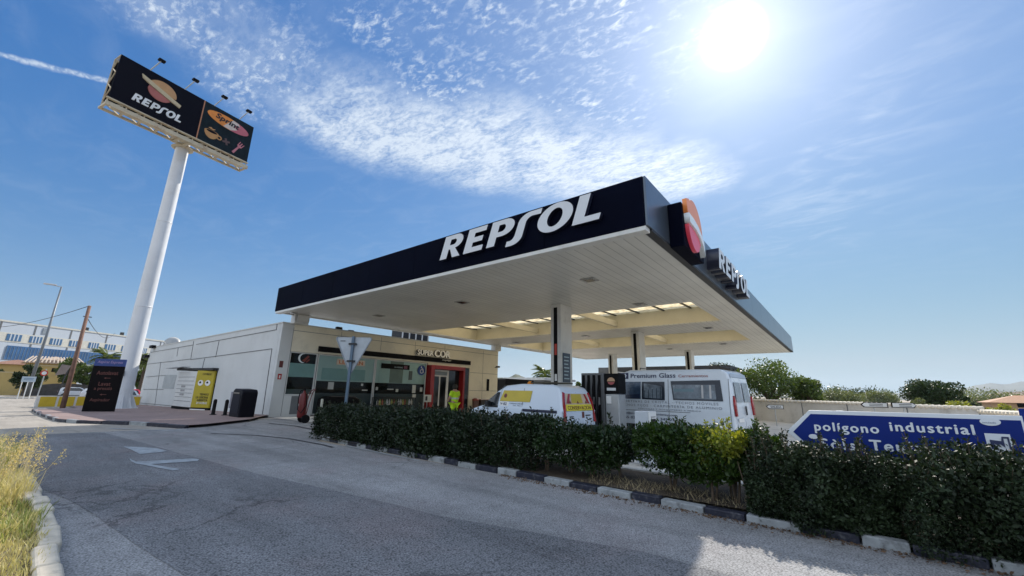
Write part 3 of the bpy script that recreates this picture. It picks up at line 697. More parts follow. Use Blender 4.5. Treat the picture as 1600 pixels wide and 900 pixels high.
MB().box(XF-.05, 22.72, .05, XF-.03, 23.85, 3.1).build('fixed_dark_pane', mat('dark fixed glass', (.01, .012, .014), .08), shop, True)
# rooms behind the glass: floor, back wall, shelves
MB().box(-32, 12, .01, XF-.33, 25, .03).build('shop_floor', mat('shop floor', (.2, .19, .18), .4), shop, True)
MB().box(-32.1, 10.5, .01, -32, 26, 3.5).build('inner_wall', mat('inner wall', (.12, .12, .11), .8), shop, True)
for yy in (21.2, 22.6):
    s_ = MB()
    for k in range(5): s_.box(-28.5, yy, .2+k*.4, -27.9, yy+.9, .24+k*.4)
    s_.box(-28.6, yy, .05, -28.5, yy+.9, 2.0); s_.build('shelf_unit', mat('shelf', (.2, .16, .12), .6), shop, True)
# things on the walls
facebox('utility_door', 10.92, 11.62, .12, 1.10, mat('grey utility door', (.13, .14, .15), .5), .012)
sg = facebox('fire_sign', 10.02, 10.22, 1.98, 2.28, mat('red sign', (.35, .02, .02), .5), .012)
MB().box(XF+.012, 10.09, 2.04, XF+.014, 10.15, 2.20).build('symbol', WHITEP, sg, True)
facebox('notice_sign', 10.0, 10.2, 2.62, 2.98, mat('dark red sign', (.10, .02, .02), .5), .012)
facebox('wall_box', 27.15, 27.45, 1.62, 2.6, BLACK, .05)
facebox('small_red_box', 27.7, 27.85, .75, 1.0, mat('red sign', (.35, .02, .02), .5), .05)
cm = MB(); cm.bar((XF, 28.2, 3.65), (XF+.35, 28.2, 3.7), .05); cm.box(XF+.2, 28.1, 3.62, XF+.55, 28.25, 3.76); cm.build('wall_camera', DGREY, shop, True)
# roof fittings
def roofdish():
    p = onY(268, 535, YW+4)
    th = thing('satellite_dish', (p[0], YW+4, ZR-.28), 'grey satellite dish standing on the shop roof', 'satellite dish')
    mb_ = MB(); prof = [(.02, 0), (.35, .04), (.62, .12), (.85, .22)]
    mb_.lathe(prof, n=24, axis='y'); vs = [(Matrix.Rotation(R_(62), 3, 'Z')@Matrix.Rotation(R_(-20), 3, 'X')@Vector(v))+Vector((p[0], YW+4, p[2])) for v in mb_.v]; mb_.v = [tuple(v) for v in vs]
    mb_.build('dish', mat('dish grey', (.33, .34, .34), .5), th, True, smooth=True)
    MB().tube([(p[0], YW+4, ZR-.28), (p[0], YW+4, p[2])], .05).build('mast', STEEL, th, True)
    MB().tube([(p[0], YW+4, p[2]-.7), (p[0], YW+3.2, p[2]+.05)], .025).build('feed_arm', STEEL, th, True)
roofdish()
pa, pb = onX(628, 532, XF-4), onX(668, 540, XF-4)
ac = thing('rooftop_unit', (XF-4, (pa[1]+pb[1])/2, ZR-.28), 'dark boxy plant unit with pale corner posts on the shop roof', 'roof unit')
ym = (pa[1]+pb[1])/2; hw = (pb[1]-pa[1])/2
MB().box(XF-5.5, ym-hw, ZR-.28, XF-4, ym+hw, 6.62).build('casing', DGREY, ac, True, bevel=.03)
m_ = MB()
for k in range(5): yy = ym-hw+2*hw*k/4; m_.box(XF-3.99, yy-.05, ZR-.2, XF-3.94, yy+.05, 6.6)
m_.build('corner_posts', ALU, ac, True)
for (px, py) in ((529.5, 514), (548, 519)):
    p = onX(px, py, XF-.15)
    th = thing('roof_floodlight', (XF-.15, p[1], ZR+.07), 'small black floodlight on the front roof edge, '+('left of the pair' if px < 540 else 'right of the pair'), 'floodlight')
    MB().tube([(XF-.15, p[1], ZR+.07), (XF-.15, p[1], p[2])], .03).build('stalk', STEEL, th, True)
    MB().box(XF-.28, p[1]-.19, p[2]-.13, XF-.02, p[1]+.19, p[2]+.13).build('lamp_head', BLACK, th, True, bevel=.05)
for (px, py) in ((240, 542), (230, 557)):
    p = onY(px, py, YW-.1)
    MB().box(p[0]-.5, YW-.35, p[2]-.12, p[0]+.5, YW-.002, p[2]+.14).build('wall_lamp', BLACK, shop, True, bevel=.02)

# ------------------------------------------------------------------ tall pole sign
PW = mat('white painted steel', (.62, .64, .66), .4, var=.06, scale=.7, stain=((.35, .33, .30), .5, .3))
CRM = mat('cream painted steel', (.50, .44, .32), .6, var=.12, scale=1.5, stain=((.28, .14, .06), 1.4, .7))
px0 = G(185, 639, -.2); PX, PY = float(px0[0]), float(px0[1]); PB = zg(PX)+.10
tot = thing('pole_sign', (PX, PY, PB), 'tall white pole carrying a long black billboard with a round emblem and an orange oval', 'billboard')
mb = MB(); mb.lathe([(.62, PB), (.60, PB+.1), (.56, 2), (.50, 12), (.45, 21.35)], (PX, PY, 0), 28); p_ = mb.build('pole', PW, tot, True, smooth=True); smooth_by_angle(p_)
for zf, rf in ((7.2, .545), (14.1, .505)): MB().lathe([(rf-.02, zf), (rf, zf+.01), (rf, zf+.07), (rf-.02, zf+.08)], (PX, PY, 0), 28).build('weld_band', PW, tot, True, smooth=True)
mb = MB()
for k in range(10):
    a = 2*math.pi*k/10; c_, s_ = math.cos(a), math.sin(a)
    mb.add([(PX+.55*c_-.02*s_, PY+.55*s_+.02*c_, PB), (PX+1.0*c_-.02*s_, PY+1.0*s_+.02*c_, PB), (PX+.55*c_-.02*s_, PY+.55*s_+.02*c_, PB+1.1),
            (PX+.55*c_+.02*s_, PY+.55*s_-.02*c_, PB), (PX+1.0*c_+.02*s_, PY+1.0*s_-.02*c_, PB), (PX+.55*c_+.02*s_, PY+.55*s_-.02*c_, PB+1.1)],
           [(0, 1, 2), (3, 5, 4), (0, 3, 4, 1), (1, 4, 5, 2), (2, 5, 3, 0)])
mb.lathe([(1.05, PB), (1.05, PB+.05)], (PX, PY, 0), 24); mb.build('pole_gusset', PW, tot, True)
MB().box(PX-.1, PY-.5, 2.1, PX+.64, PY-.25, 2.45).build('hatch', DGREY, tot, True)
A_ = np.array([-38.5, 1.49]); B_ = np.array([-40.2, 11.0]); ex = (B_-A_)/np.linalg.norm(B_-A_); ez = np.array([ex[1], -ex[0]])  # outward, towards +x
if ez[0] < 0: ez = -ez
LB = float(np.linalg.norm(B_-A_)); zb, ztp = 21.45, 25.1
def BP(u, w, z): q = A_+ex*u+ez*w; return (float(q[0]), float(q[1]), z)
def bbox(mb, u0, w0, z0, u1, w1, z1):
    v = [BP(u, w, z) for z in (z0, z1) for (u, w) in ((u0, w0), (u1, w0), (u1, w1), (u0, w1))]
    return mb.add(v, [(0,3,2,1),(4,5,6,7),(0,1,5,4),(1,2,6,5),(2,3,7,6),(3,0,4,7)])
BLK = mat('black billboard sheet', (.003, .003, .008), .6, spec=.08); BLK2 = mat('dark slate billboard sheet', (.010, .018, .024), .6, spec=.08, var=.4, scale=2)
split = LB*.575
pn = bbox(MB(), 0, -.06, zb, split-.04, 0, ztp).build('billboard_panel', BLK, tot, True)
pn2 = bbox(MB(), split+.04, -.06, zb, LB, 0, ztp).build('billboard_panel', BLK2, tot, True)
bbox(MB(), split-.04, -.06, zb, split+.04, .02, ztp).build('divider_strip', mat('copper strip', (.45, .20, .10), .5), tot, True)
bbox(MB(), 0, -1.16, zb, LB, -1.10, ztp).build('rear_panel', BLK, tot, True)
# box truss behind and under the panels
mb = MB()
for w in (-.10, -1.06):
    for z in (zb-.55, zb-.05, ztp-.05): mb.bar(BP(0, w, z), BP(LB, w, z), .12)
n_ = 9
for i in range(n_+1):
    u = LB*i/n_
    mb.bar(BP(u, -.1, zb-.55), BP(u, -1.06, zb-.55), .09); mb.bar(BP(u, -1.06, zb-.55), BP(u, -1.06, ztp), .08); mb.bar(BP(u, -.12, zb-.55), BP(u, -.12, zb), .08); mb.bar(BP(u, -.1, ztp-.05), BP(u, -1.06, ztp-.05), .06)
    if i < n_:
        u2 = LB*(i+1)/n_; mb.bar(BP(u, -.1, zb-.55), BP(u2, -1.06, zb-.55), .06); mb.bar(BP(u, -.1, zb-.5), BP(u2, -.1, zb-.05), .05); mb.bar(BP(u2, -1.06, zb-.5), BP(u, -1.06, zb-.05), .05)
for k in range(5):
    for u in (0, LB): mb.bar(BP(u, -.12 if k % 2 else -1.0, zb+.1+k*.68), BP(u, -1.0 if k % 2 else -.12, zb+.1+(k+1)*.68), .06)
mb.build('truss', CRM, tot, True)
mb = MB(); bbox(mb, -.1, -.07, zb-.66, LB+.1, .10, zb-.36); bbox(mb, .3, -.42, zb-.64, LB-.3, -.07, zb-.60); bbox(mb, -.1, -.07, zb-.10, LB+.1, .06, zb-.01); bbox(mb, -.1, -1.2, zb-.62, LB+.1, -1.05, zb-.45)
bbox(mb, -.1, -1.05, zb-.62, .05, -.07, zb-.5); bbox(mb, LB-.05, -1.05, zb-.62, LB+.1, -.07, zb-.5); mb.build('lower_frame', CRM, tot, True)
q = A_+ex*LB*.5
mb = MB(); cq = (PX, PY)
mb.lathe([(.62, zb-.72), (.75, zb-.66), (.75, zb-.62)], (PX, PY, 0), 24); 
for s_ in (-1, 1): mb.bar(BP(LB*.5+s_*.35, .0, zb-.60), BP(LB*.5+s_*.35, -1.1, zb-.60), .2)
mb.lathe([(.45, 21.2), (.45, ztp-.4)], (PX, PY, 0), 16); mb.build('pole_head', CRM, tot, True)
for i, f_ in enumerate((.18, .42, .65, .865)):
    u = LB*f_; mb = MB(); mb.tube([BP(u, -.1, ztp-.05), BP(u, .0, ztp+.02), BP(u+.25, .75, ztp+.72)], .045, 6)
    arm = mb.build('lamp_arm', STEEL, tot, True); mb = MB(); bbox(mb, u+.05, .62, ztp+.68, u+.50, .95, ztp+.86); mb.build('lamp_head', BLACK, arm, True, bevel=.05)
exv = (float(ex[0]), float(ex[1]), 0)
def bfr(u, z, off=.004): return frame(BP(u, off, z), exv, (0, 0, 1))
put_wordmark('brand_lettering', bfr(1.15, zb+.52), tot, 3.15, .72, .05, (mat('billboard lettering white', (.72, .74, .74), .5),))
emblem(tot, bfr(2.72, zb+2.38), .84, .06, (mat('faded orange', (.48, .27, .12), .6), mat('faded cream', (.50, .42, .27), .6), mat('faded rose', (.38, .12, .10), .6)), 1.22)
ov = curve_mesh([[(x*1.0, y) for x, y in circ(0, 0, 1.72, .54, 40)]], .03)
bm_ = bfr(split+2.05, zb+2.72)@Matrix.Rotation(R_(-4), 4, 'Z')
OVO = mat('oval orange', (.72, .25, .04), .5); OVP = mat('oval rose', (.50, .13, .16), .5)
lft = [(x, y) for x, y in arc(0, 0, 1.72, .54, 75, 280, 26)]; rgt = [(x, y) for x, y in arc(0, 0, 1.72, .54, -80, 75, 26)]
place_mesh(curve_mesh([lft], .03), OVO, 'oval_half', bm_, tot); place_mesh(curve_mesh([rgt], .03), OVP, 'oval_half', bm_, tot)
place_mesh(curve_mesh([[(-.35, -.50), (.0, .1), (.25, .52), (.75, .47), (.95, .15), (.55, .20), (.45, .0), (.75, -.2), (.25, -.52)]], .036), mat('oval pale flash', (.60, .52, .46), .5), 'oval_flash', bm_, tot)
text('Sprint', mat('black lettering', (.01, .01, .012), .5), 'oval_lettering', frame(BP(split+.95, .045, zb+2.52), exv, (0, 0, 1))@Matrix.Rotation(R_(-4), 4, 'Z'), tot, w=1.95, h=.66, depth=.02, bold=.035, shear=.15)
cup = mat('cup orange', (.50, .26, .09), .5)
place_mesh(curve_mesh([[(-.55, .2)]+arc(0, .2, .55, .62, 180, 360, 16)[1:-1]+[(.55, .2)]+arc(0, .2, .55, .16, 0, 180, 14)[1:-1]], .02), cup, 'cup_mark', bfr(split+.95, zb+.98), tot)
place_mesh(curve_mesh([circ(.62, .0, .22, .2, 16), circ(.62, .0, .12, .11, 14)], .02), cup, 'cup_mark', bfr(split+.95, zb+.98), tot)
place_mesh(curve_mesh([circ(0, .2, .42, .11, 20)], .03), BLK, 'cup_mark', bfr(split+.95, zb+1.0, .006), tot)
place_mesh(curve_mesh([[(-.3, .50), (-.1, .62), (.0, .52), (.25, .56), (.1, .42), (-.1, .44)]], .02), cup, 'cup_mark', bfr(split+.95, zb+.98), tot)
pk = mat('fork rose', (.48, .17, .20), .5)
place_mesh(curve_mesh([[(-.10, -.75), (.10, -.75), (.07, .05), (.20, .18), (.22, .62), (.16, .62), (.13, .28), (.04, .28), (.04, .62), (-.04, .62), (-.04, .28), (-.13, .28), (-.16, .62), (-.22, .62), (-.20, .18), (-.07, .05)]], .02), pk, 'fork_mark', bfr(split+3.15, zb+.95)@Matrix.Rotation(R_(-28), 4, 'Z'), tot)
place_mesh(curve_mesh([[(-.08, -.3), (.08, -.3), (.08, -.08), (.3, -.08), (.3, .08), (.08, .08), (.08, .3), (-.08, .3), (-.08, .08), (-.3, .08), (-.3, -.08), (-.08, -.08)]], .02), mat('dim plus', (.09, .05, .05), .6), 'plus_mark', bfr(split+2.15, zb+.95)@Matrix.Rotation(R_(18), 4, 'Z'), tot)

# ------------------------------------------------------------------ leaning services board at the pole
bdp = G(153, 643, -.1); pz = zg(-33)+.12
bl, brr = G(127, 643, pz), G(178, 643, pz)
d_ = _u(np.array([brr[0]-bl[0], brr[1]-bl[1], 0])); 
bd = thing('services_board', (float((bl[0]+brr[0])/2), float((bl[1]+brr[1])/2), pz), 'black board with blue head and dull red writing at the tall white pole', 'board')
wB = float(np.linalg.norm((brr-bl)[:2])); nb = np.array([d_[1], -d_[0], 0]); nb = nb if nb[0] > 0 else -nb
tz = 3.0; 
def DP(u, w, z): q = bl+d_*u*wB+nb*w; return (float(q[0]), float(q[1]), pz+z)
def dbox(mb, u0, u1, z0, z1, w0, w1):
    return mb.add([DP(u, w, z) for z in (z0, z1) for (u, w) in ((u0, w0), (u1, w0), (u1, w1), (u0, w1))], [(0,3,2,1),(4,5,6,7),(0,1,5,4),(1,2,6,5),(2,3,7,6),(3,0,4,7)])
dbox(MB(), 0, 1, 0, tz-.42, -.1, 0).build('panel', mat('black board', (.004, .003, .004), .6, spec=.08), bd, True, bevel=.01)
dbox(MB(), 0, 1, tz-.418, tz, -.1, 0).build('blue_head', mat('board blue', (.012, .04, .19), .4), bd, True, bevel=.01)
for u in (.05, .95): dbox(MB(), u-.02, u+.02, 0, tz-.1, -.16, -.102).build('post', STEEL, bd, True)
def dfr(u, z): return frame(DP(u, .002, z), tuple(d_), (0, 0, 1))
RT = mat('dull red print', (.11, .028, .022), .6); PT = mat('pale violet print', (.30, .22, .40), .6)
text('Aspirat Express', PT, 'head_lettering', dfr(.10, tz-.30), bd, w=wB*.8, h=.20, depth=.004, bold=.01, shear=.2)
for s_, u, z, w in (('Autolavat', .16, 2.08, .68), ('Lavat', .30, 1.45, .38), ('a pressió', .20, 1.16, .56), ('Aspirador', .16, .52, .62)):
    text(s_, RT, 'board_lettering', dfr(u, z), bd, w=wB*w, h=.22, depth=.004, bold=.015)
for z in (1.86, .92): place_mesh(curve_mesh([[(0, .03), (.1, .08), (.1, .045), (.3, .045), (.3, .015), (.1, .015), (.1, -.02)]], .004), RT, 'arrow_mark', dfr(.42, z), bd)

# ------------------------------------------------------------------ wall-side things: locker, bin, bollards, extinguisher
lx0, lx1 = -38.6, -34.1
q0, q1 = onY(270, 640, YW-.9), onY(325, 641, YW-.9)
lz = zg(-36)+.12
LKY = mat('locker yellow', (.42, .33, .012), .45, var=.06); LKW = mat('locker white', (.62, .63, .62), .4, var=.06)
# footprint from the picture: long white face along the wall, yellow end turned out
a_ = G(268, 638, lz); b_ = G(296, 641, lz); c_ = G(324, 642, lz)
lk = thing('parcel_locker', (float(b_[0]), float(b_[1]), lz), 'yellow and white parcel locker with two round eye marks by the side wall', 'parcel locker')
def quadbox(P0, P1, depthv, z0, z1):
    P0 = np.array(P0); P1 = np.array(P1); D = np.array(depthv); v = []
    for z in (z0, z1):
        for p in (P0, P1, P1+D, P0+D): v.append((float(p[0]), float(p[1]), z))
    return v
BF = [(0,3,2,1),(4,5,6,7),(0,1,5,4),(1,2,6,5),(2,3,7,6),(3,0,4,7)]
u1 = _u(np.append((b_-a_)[:2], 0))[:2]; 
h_l = vert_h = 2.75
yl = LKY
back = np.array([0.0, .95])
MB().add(quadbox(a_[:2], b_[:2], back, lz+.18, lz+2.55), BF).build('locker_bank', LKW, lk, True, bevel=.01)
MB().add(quadbox(b_[:2]+np.array([.02, 0]), c_[:2], back, lz+.18, lz+2.62), BF).build('yellow_front', LKY, lk, True, bevel=.02)
MB().add(quadbox(a_[:2]+np.array([-.1, -.02]), c_[:2]+np.array([.12, -.02]), back+np.array([0, .04]), lz, lz+.178), BF).build('plinth', BLACK, lk, True)
MB().add(quadbox(a_[:2]+np.array([.3, -.25]), c_[:2]+np.array([.2, -.2]), np.array([0, 1.15]), lz+2.64, lz+2.80), BF).build('roof', DGREY, lk, True, bevel=.02)
mb = MB(); mb.bar((a_[0]-1.3, a_[1]-.3, lz+2.80), (a_[0]+2.1, a_[1]-.15, lz+2.86), .5, .04); mb.build('awning_slat', STEEL, lk, True)
MB().add(quadbox(c_[:2]+np.array([.02, .1]), c_[:2]+np.array([.10, .1]), np.array([0, .8]), lz+.2, lz+2.6), BF).build('side_panel', BLACK, lk, True)
ul = np.append(u1, 0.); Lw = float(np.linalg.norm((b_-a_)[:2]))
def lfr(P, dirv, u, z, off=.012):
    n_ = np.array([dirv[1], -dirv[0]]); return frame((float(P[0]+dirv[0]*u+n_[0]*off), float(P[1]+dirv[1]*u+n_[1]*off), lz+z), (float(dirv[0]), float(dirv[1]), 0), (0, 0, 1))
mb_parts = []
for k in range(7):
    place_mesh(curve_mesh([[(0, 0), (Lw*.92, 0), (Lw*.92, .022), (0, .022)]], .004), JOINT, 'door_gap', lfr(a_, u1, .1, .55+k*.27), lk)
for k in range(3):
    place_mesh(curve_mesh([[(0, 0), (Lw*.22, 0), (Lw*.22, .13), (0, .13)]], .004), mat('grey label', (.30, .30, .30), .6), 'door_label', lfr(a_, u1, Lw*.30, .93+k*.27), lk)
u2 = _u(np.append((c_-b_)[:2], 0))[:2]; Ly = float(np.linalg.norm((c_-b_)[:2]))
for f_ in (.32, .72):
    place_mesh(curve_mesh([circ(0, 0, Ly*.15, .19)], .004), mat('white disc', (.72, .72, .70), .5), 'eye_disc', lfr(b_, u2, Ly*f_, 1.80), lk)
    place_mesh(curve_mesh([circ(-.03, .03, Ly*.055, .07)], .006), BLACK, 'eye_pupil', lfr(b_, u2, Ly*f_, 1.80, .016), lk)
KT = mat('locker print', (.03, .03, .012), .5)
text('CITYBOX', KT, 'locker_lettering', lfr(b_, u2, Ly*.35, 2.32), lk, w=Ly*.5, h=.13, depth=.004, bold=.02)
for s_, z, u, w, m_ in (('TENGO', .98, .40, .50, KT), ('LA OFICINA', .78, .22, .68, KT), ('ABIERTA', .60, .30, .60, KT), ('24 HORAS', .42, .30, .60, WHITEP)):
    text(s_, m_, 'locker_lettering', lfr(b_, u2, Ly*u, z), lk, w=Ly*w, h=.14, depth=.004, bold=.02)
place_mesh(curve_mesh([[(0, 0), (Ly*.85, 0), (Ly*.85, .07), (0, .07)]], .004), WHITEP, 'white_strip', lfr(b_, u2, .05, .03, .06), lk)
# dark waste cabinet
ca, cb = G(352, 651, .10), G(376, 653, .10)
wc = thing('waste_cabinet', (float((ca[0]+cb[0])/2), float(ca[1]), .10), 'black waste cabinet with a rounded top against the white side wall', 'waste bin')
mb = MB(); X0, X1 = float(ca[0]), float(cb[0]); Yc = float((ca[1]+cb[1])/2)
mb.prism([(X0, .10), (X1, .10), (X1+.05, 1.28), (X1-.1, 1.42), (X0+.3, 1.46), (X0+.10, 1.36)], Yc, Yc+.70, 'y'); mb.build('body', mat('black plastic', (.005, .005, .009), .5, spec=.12), wc, True, bevel=.04)
MB().box(X0+.25, Yc-.03, 1.22, X1-.3, Yc-.002, 1.27).build('handle_rail', mat('dull grey rail', (.22, .2, .17), .5), wc, True)
MB().box(X0+.18, Yc-.02, .3, X1-.12, Yc-.004, 1.15).build('front_door', mat('dark blue plastic', (.004, .005, .014), .5, spec=.15), wc, True, bevel=.02)
mb = MB(); mb.box(X0-.04, Yc-.05, .5, X0+.02, Yc+.1, 1.3); mb.build('side_tape', mat('pale tape', (.45, .45, .5), .5), wc, True)
bol = None
for i, (px, py) in enumerate(((332.5, 648), (351, 649))):
    q = G(px, py, .10)
    if bol is None:
        bol = thing('bollard', (float(q[0]), float(q[1]), .10), 'short black bollard left of the waste cabinet, nearer the locker', 'bollard', 'black bollards by the side wall')
        MB().lathe([(.10, 0), (.10, .05), (.085, .06), (.085, .70), (.07, .76), (.03, .79)], n=16).build('post', BLACK, bol, smooth=True)
        MB().lathe([(.16, 0), (.16, .03)], n=16).build('base_plate', DGREY, bol)
    else: dup(bol, (float(q[0]), float(q[1]), .10), 0, 'short black bollard touching the left side of the waste cabinet')
# wheeled fire extinguisher
q = G(469, 661, 0); ex_ = thing('fire_extinguisher', (float(q[0]), float(q[1]), 0), 'red wheeled fire extinguisher leaning on its trolley in front of the shop corner', 'fire extinguisher', rz=R_(-100))
RE = mat('extinguisher red', (.12, .004, .004), .45, coat=.1)
mb = MB(); mb.lathe([(.02, .22), (.17, .24), (.19, .32), (.19, 1.15), (.15, 1.28), (.06, 1.34), (.05, 1.44)], n=20); o = mb.build('cylinder', RE, ex_, smooth=True)
MB().lathe([(.06, 1.44), (.07, 1.47), (.05, 1.56)], n=12).build('valve', BLACK, ex_)
for s_ in (-1, 1):
    w_ = MB(); w_.lathe([(.02, s_*.22), (.17, s_*.22), (.19, s_*.24), (.19, s_*.28), (.17, s_*.30), (.02, s_*.30)], (-.12, 0, .19), 18, 'y'); w_.build('wheel', BLACK, ex_)
mb = MB()
for s_ in (-1, 1): mb.tube([(-.12, s_*.2, .19), (-.22, s_*.2, .9), (-.30, s_*.2, 1.35), (-.42, s_*.16, 1.50)], .018, 8)
mb.tube([(-.42, -.16, 1.50), (-.42, .16, 1.50)], .018, 8); mb.build('trolley_handle', RE, ex_)
MB().tube([(.03, .0, 1.5), (.2, .1, 1.42), (.26, .15, 1.1), (.24, .17, .6), (.1, .22, .45), (-.1, .24, .8), (-.05, .2, 1.3)], .022, 8).build('hose', BLACK, ex_)
MB().box(.185, -.05, .75, .195, .05, .85).build('label', WHITEP, ex_)
q = G(499, 660, 0); th = thing('guard_post', (float(q[0]), float(q[1]), 0), 'thin pale guard post standing between the extinguisher and the hedge', 'post')
MB().lathe([(.06, 0), (.06, 1.02), (.05, 1.06), (.02, 1.07)], n=14).build('tube', mat('pale post paint', (.50, .50, .42), .5), th); MB().lathe([(.11, 0), (.11, .02)], n=14).build('foot', STEEL, th)

# ------------------------------------------------------------------ yield sign seen from behind
ang_ = math.atan2(.61, .78)
yp = W(540, 640, 14.0); YX, YY = float(yp[0]), float(yp[1])
yv = thing('yield_sign', (YX, YY, .1), 'triangular traffic sign seen from its bare metal back on a post rising from the hedge', 'traffic sign', rz=ang_)
top = W(547.5, 523, 14.0); tipz = float(W(547.5, 586, 14)[2]); ztop = float(top[2])
SG = mat('bare sign metal', (.36, .40, .44), .5, metal=.2, var=.12, scale=2.5, stain=((.22, .24, .26), 2.2, .5))
def rtri(w, h, r=.07):
    P = [(-w/2, 0), (w/2, 0), (0, -h)]; out = []
    for i in range(3):
        p = np.array(P[i]); a = np.array(P[i-1]); b = np.array(P[(i+1) % 3])
        u, v = _u(a-p), _u(b-p)
        for t in np.linspace(0, 1, 6): out.append(tuple(p+u*r*(1-t)**1.5*1.6+v*r*t**1.5*1.6))
    return out
wT, hT = 1.34, ztop-tipz
tri = curve_mesh([rtri(wT, hT)], .02)
dz_ = ztop-.1
tp = place_mesh(tri, SG, 'sign_plate', Matrix.Translation((0, .06, dz_))@Matrix.Rotation(R_(90), 4, 'X'), yv, world=False)
rim = curve_mesh([rtri(wT+.03, hT+.03), rtri(wT-.05, hT-.05)], .035)
place_mesh(rim, mat('sign rim', (.20, .23, .26), .5), 'sign_rim', Matrix.Translation((0, .055, dz_+.01))@Matrix.Rotation(R_(90), 4, 'X'), yv, world=False)
place_mesh(curve_mesh([[(0, 0), (.18, 0), (.18, .035), (0, .035)]], .004), JOINT, 'maker_stamp', Matrix.Translation((-.48, .035, dz_-.16))@Matrix.Rotation(R_(90), 4, 'X'), yv, world=False)
MB().box(-.055, -.05, 0, .035, .03, dz_+.02).build('post', mat('blue grey post', (.08, .13, .19), .45, metal=.2), yv, bevel=.008)
mb = MB()
for z in (dz_-.25, dz_-.85): mb.box(-.14, -.065, z-.03, .12, .045, z+.03)
mb.build('clamp', DGREY, yv)

# ------------------------------------------------------------------ blue arrow sign in the hedge
BLU = mat('sign blue', (.006, .022, .17), .5, var=.05, spec=.15); SGW = mat('sign white', (.66, .70, .74), .35, var=.05)
SY = 7.5
bs = thing('direction_sign', (.5, SY, .1), 'blue arrow sign pointing left to an industrial estate, half sunk in the hedge', 'direction sign')
sl_, st_, sr_ = onY(1229, 672, SY), onY(1264, 641, SY), onY(1597, 650, SY)
zt_ = float(st_[2]); xl = float(sl_[0]); xt = float(st_[0]); xr = float(sr_[0]); HS = .62
zr_ = float(sr_[2]); ztm = (zt_+zr_)/2
out_ = [(xt, zt_), (xr, zr_), (xr, zr_-HS), (xt, zt_-HS), (xl, (zt_-HS/2))]
MB().prism(out_, SY, SY+.035, 'y').build('panel_rim', SGW, bs, True, bevel=.004)
k = .05; inn = [(xt+.012, zt_-k), (xr-.02, zr_-k), (xr-.02, zr_-HS+k), (xt+.012, zt_-HS+k), (xl+k*1.6, zt_-HS/2)]
MB().prism(inn, SY-.004, SY, 'y').build('blue_face', BLU, bs, True)
slope = math.atan2(zr_-zt_, xr-xt)
def sfr(px, py, off=.006): p = onY(px, py, SY-off); return frame(tuple(float(t) for t in p), (math.cos(slope), 0, math.sin(slope)), (-math.sin(slope), 0, math.cos(slope)))
def pxw(x0, y0, x1, y1): return float(np.linalg.norm(onY(x1, y1, SY)-onY(x0, y0, SY)))
for s_, a_, b_ in (('polígono', (1273, 672), (1374, 675)), ('industrial', (1391, 673), (1524, 678)), ('Sòls', (1283, 700), (1338, 702)), ('Teuladors', (1360, 703), (1524, 710))):
    text_cap(s_, SGW, 'lettering', sfr(*a_), bs, pxw(*a_, *b_), .118 if a_[1] < 690 else .135, bold=.03, spacing=1.15)
place_mesh(curve_mesh([circ(0, 0, .085, .044)], .004), SGW, 'oval_badge', sfr(1547, 659), bs)
text('teulada', mat('badge grey print', (.25, .30, .36), .5), 'badge_lettering', sfr(1535, 661, .012), bs, w=.11, h=.018, depth=.002)
place_mesh(curve_mesh([circ(0, 0, .055, .032)], .004), SGW, 'oval_badge', sfr(1271, 682), bs)
pic = place_mesh(curve_mesh([[(0, 0), (.20, 0), (.20, .20), (0, .20)]], .004), SGW, 'pictogram_field', sfr(1545, 705), bs)
place_mesh(curve_mesh([[(.03, .03), (.06, .03), (.06, .09), (.10, .05), (.10, .09), (.14, .05), (.14, .15), (.17, .15), (.17, .03), (.185, .03), (.185, .17), (.13, .17), (.12, .12), (.03, .13)]], .004), mat('pictogram navy', (.02, .03, .09), .4), 'pictogram', sfr(1545, 705, .012), bs)
for xx in (xt+.35, xr-.35): MB().box(xx-.04, SY+.036, .05, xx+.04, SY+.10, zt_+.01).build('post', STEEL, bs, True)
b2 = thing('direction_sign', (xr+.5, SY+.25, .1), 'second blue sign at the right edge of the frame, behind the arrow sign', 'direction sign')
p2 = onY(1592, 641, SY+.25); MB().box(float(p2[0]), SY+.25, .75, float(p2[0])+1.1, SY+.28, float(p2[2])+.02).build('panel', BLU, b2, True, bevel=.005)
MB().box(float(p2[0])+.5, SY+.282, .05, float(p2[0])+.58, SY+.34, float(p2[2])).build('post', STEEL, b2, True)

